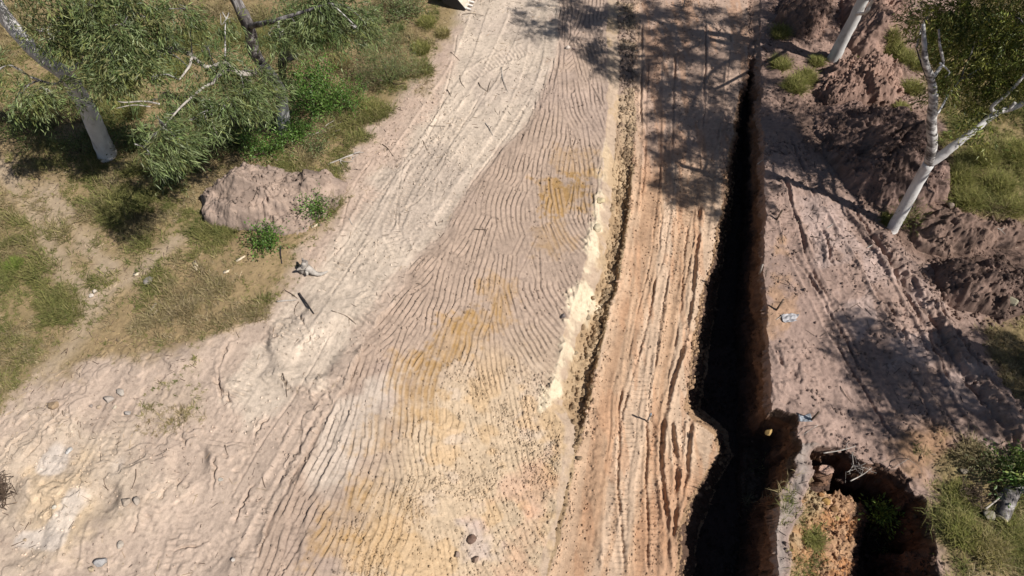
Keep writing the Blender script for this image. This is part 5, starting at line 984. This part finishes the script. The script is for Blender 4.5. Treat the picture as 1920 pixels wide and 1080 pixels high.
# survey stakes
def stake(u, v, hgt, label, m=M_STICK, head=None, lean=(0, 0)):
    p = top(u, v); root = empty('survey_stake', p, label, 'survey stake', 'survey stakes'); e = p + np.array([lean[0], lean[1], hgt])
    b = MB(); b.box(p - [0, 0, .15], e, .035, .035, up=(0, 1, 0)); b.build('stake_post', m, root)
    if head: b = MB(); b.box(p + (e - p) * .72, e + [0, 0, .012], .043, .043, up=(0, 1, 0)); b.build('painted_top', head, root)
stake(1214, 790, .5, 'wooden survey stake in the middle of the haul road', M_DEAD, M_BPLASTIC); stake(1454, 584, .4, 'brown survey stake leaning beside the grey plastic', M_STICK, None, (.1, .12)); stake(1519, 790, .45, 'brown survey stake beside the pale blue plastic near the gully pocket', M_STICK, None, (.05, .05)); stake(1455, 414, .35, 'short brown survey stake on the right dirt near the upper trench edge', M_STICK, None, (.08, .1)); stake(1427, 508, .3, 'short stake on the trench edge', M_DEAD, None, (-.05, 0)); stake(1281, 14, .5, 'blue topped survey stake at the photo top', M_DEAD, M_BLUE)
stick(1420, 308, 1432, 299, .02, 'pale stick leaning on the upper trench edge', M_DEAD, seed=95)
# plastic sheets
def sheet(u, v, w, d, label, m, seed, name='plastic_sheet'):
    r = np.random.default_rng(seed); p = top(u, v); gx, gy = np.meshgrid(np.linspace(-w / 2, w / 2, 22), np.linspace(-d / 2, d / 2, 16))
    gx = gx * (1 + .3 * (vn(gx, gy, .2, seed) - .5)) + (vn(gx, gy, .15, seed + 1) - .5) * .14; gy = gy + (vn(gx, gy, .18, seed + 2) - .5) * .18
    z = np.array([[top_z(p[0] + a, p[1] + b_) for a, b_ in zip(ra, rb)] for ra, rb in zip(gx, gy)]) - p[2] + .015 + np.abs(fbm(gx + 3, gy, .16, seed + 4, 3) - .5) * .22
    id_ = np.arange(gx.size).reshape(gx.shape); F = np.stack([id_[:-1, :-1], id_[:-1, 1:], id_[1:, 1:], id_[1:, :-1]], -1).reshape(-1, 4)
    o = npmesh(name, np.stack([gx, gy, z], -1).reshape(-1, 3), F, m); o.location = p; tag(o, label, 'plastic sheet')
    md = o.modifiers.new('thickness', 'SOLIDIFY'); md.thickness = .004
sheet(1482, 599, .42, .2, 'crumpled grey plastic on the right dirt beside the trench', M_PLASTIC, 11); sheet(1507, 781, .26, .16, 'pale blue plastic held by a stake beside the gully pocket', M_BPLASTIC, 12)
# toothed bucket at the photo top
pb = at(874, 20); pe = at(890, -14); ax = unit(pe - pb); ax[2] = 0; ax = unit(ax); nx = np.array([-ax[1], ax[0], 0])      # edge runs along ax, bowl to the left
root = empty('excavator_bucket', pb, 'cream digging bucket with a row of steel teeth at the top edge of the photo', 'bucket')
Wd = 1.5; prof = [(0, .05), (.25, .03), (.55, .06), (.8, .2), (.92, .45), (.85, .72), (.66, .86)]
b = MB(); q = []
for k, (a, z) in enumerate(prof):
    for s in (0, Wd): q.append(ax * s + nx * a + [0, 0, z])
n = len(prof); F4 = [[2 * k, 2 * k + 1, 2 * k + 3, 2 * k + 2] for k in range(n - 1)]; inn = [np.array(v) + np.array([0, 0, .035]) - nx * (.03 if i > 5 else 0) for i, v in enumerate(q)]
b.add(pb + np.array(q), None, F4); b.add(pb + np.array(inn), None, [f[::-1] for f in F4]); b.build('bowl', M_CREAM, root, False)
for s in (-.03, Wd):
    b = MB(); V = [ax * s + nx * a + [0, 0, z] for a, z in prof] + [ax * (s + .03) + nx * a + [0, 0, z] for a, z in prof]; k = np.arange(1, n - 1)
    b.add(pb + np.array(V), np.concatenate([np.stack([k * 0, k, k + 1], -1), np.stack([k * 0 + n, k + 1 + n, k + n], -1)]), [[i, (i + 1) % n, (i + 1) % n + n, i + n] for i in range(n)]); b.build('side_plate', M_CREAM if s > 0 else M_BLACK, root, False)
for i in range(8):
    s = .06 + i * (Wd - .12) / 7; b = MB(); b.box(pb + ax * s + nx * .06 + [0, 0, .06], pb + ax * s - nx * .16 + [0, 0, .03], .075, .06, taper=.6); b.build('tooth', M_STEEL, root, False)
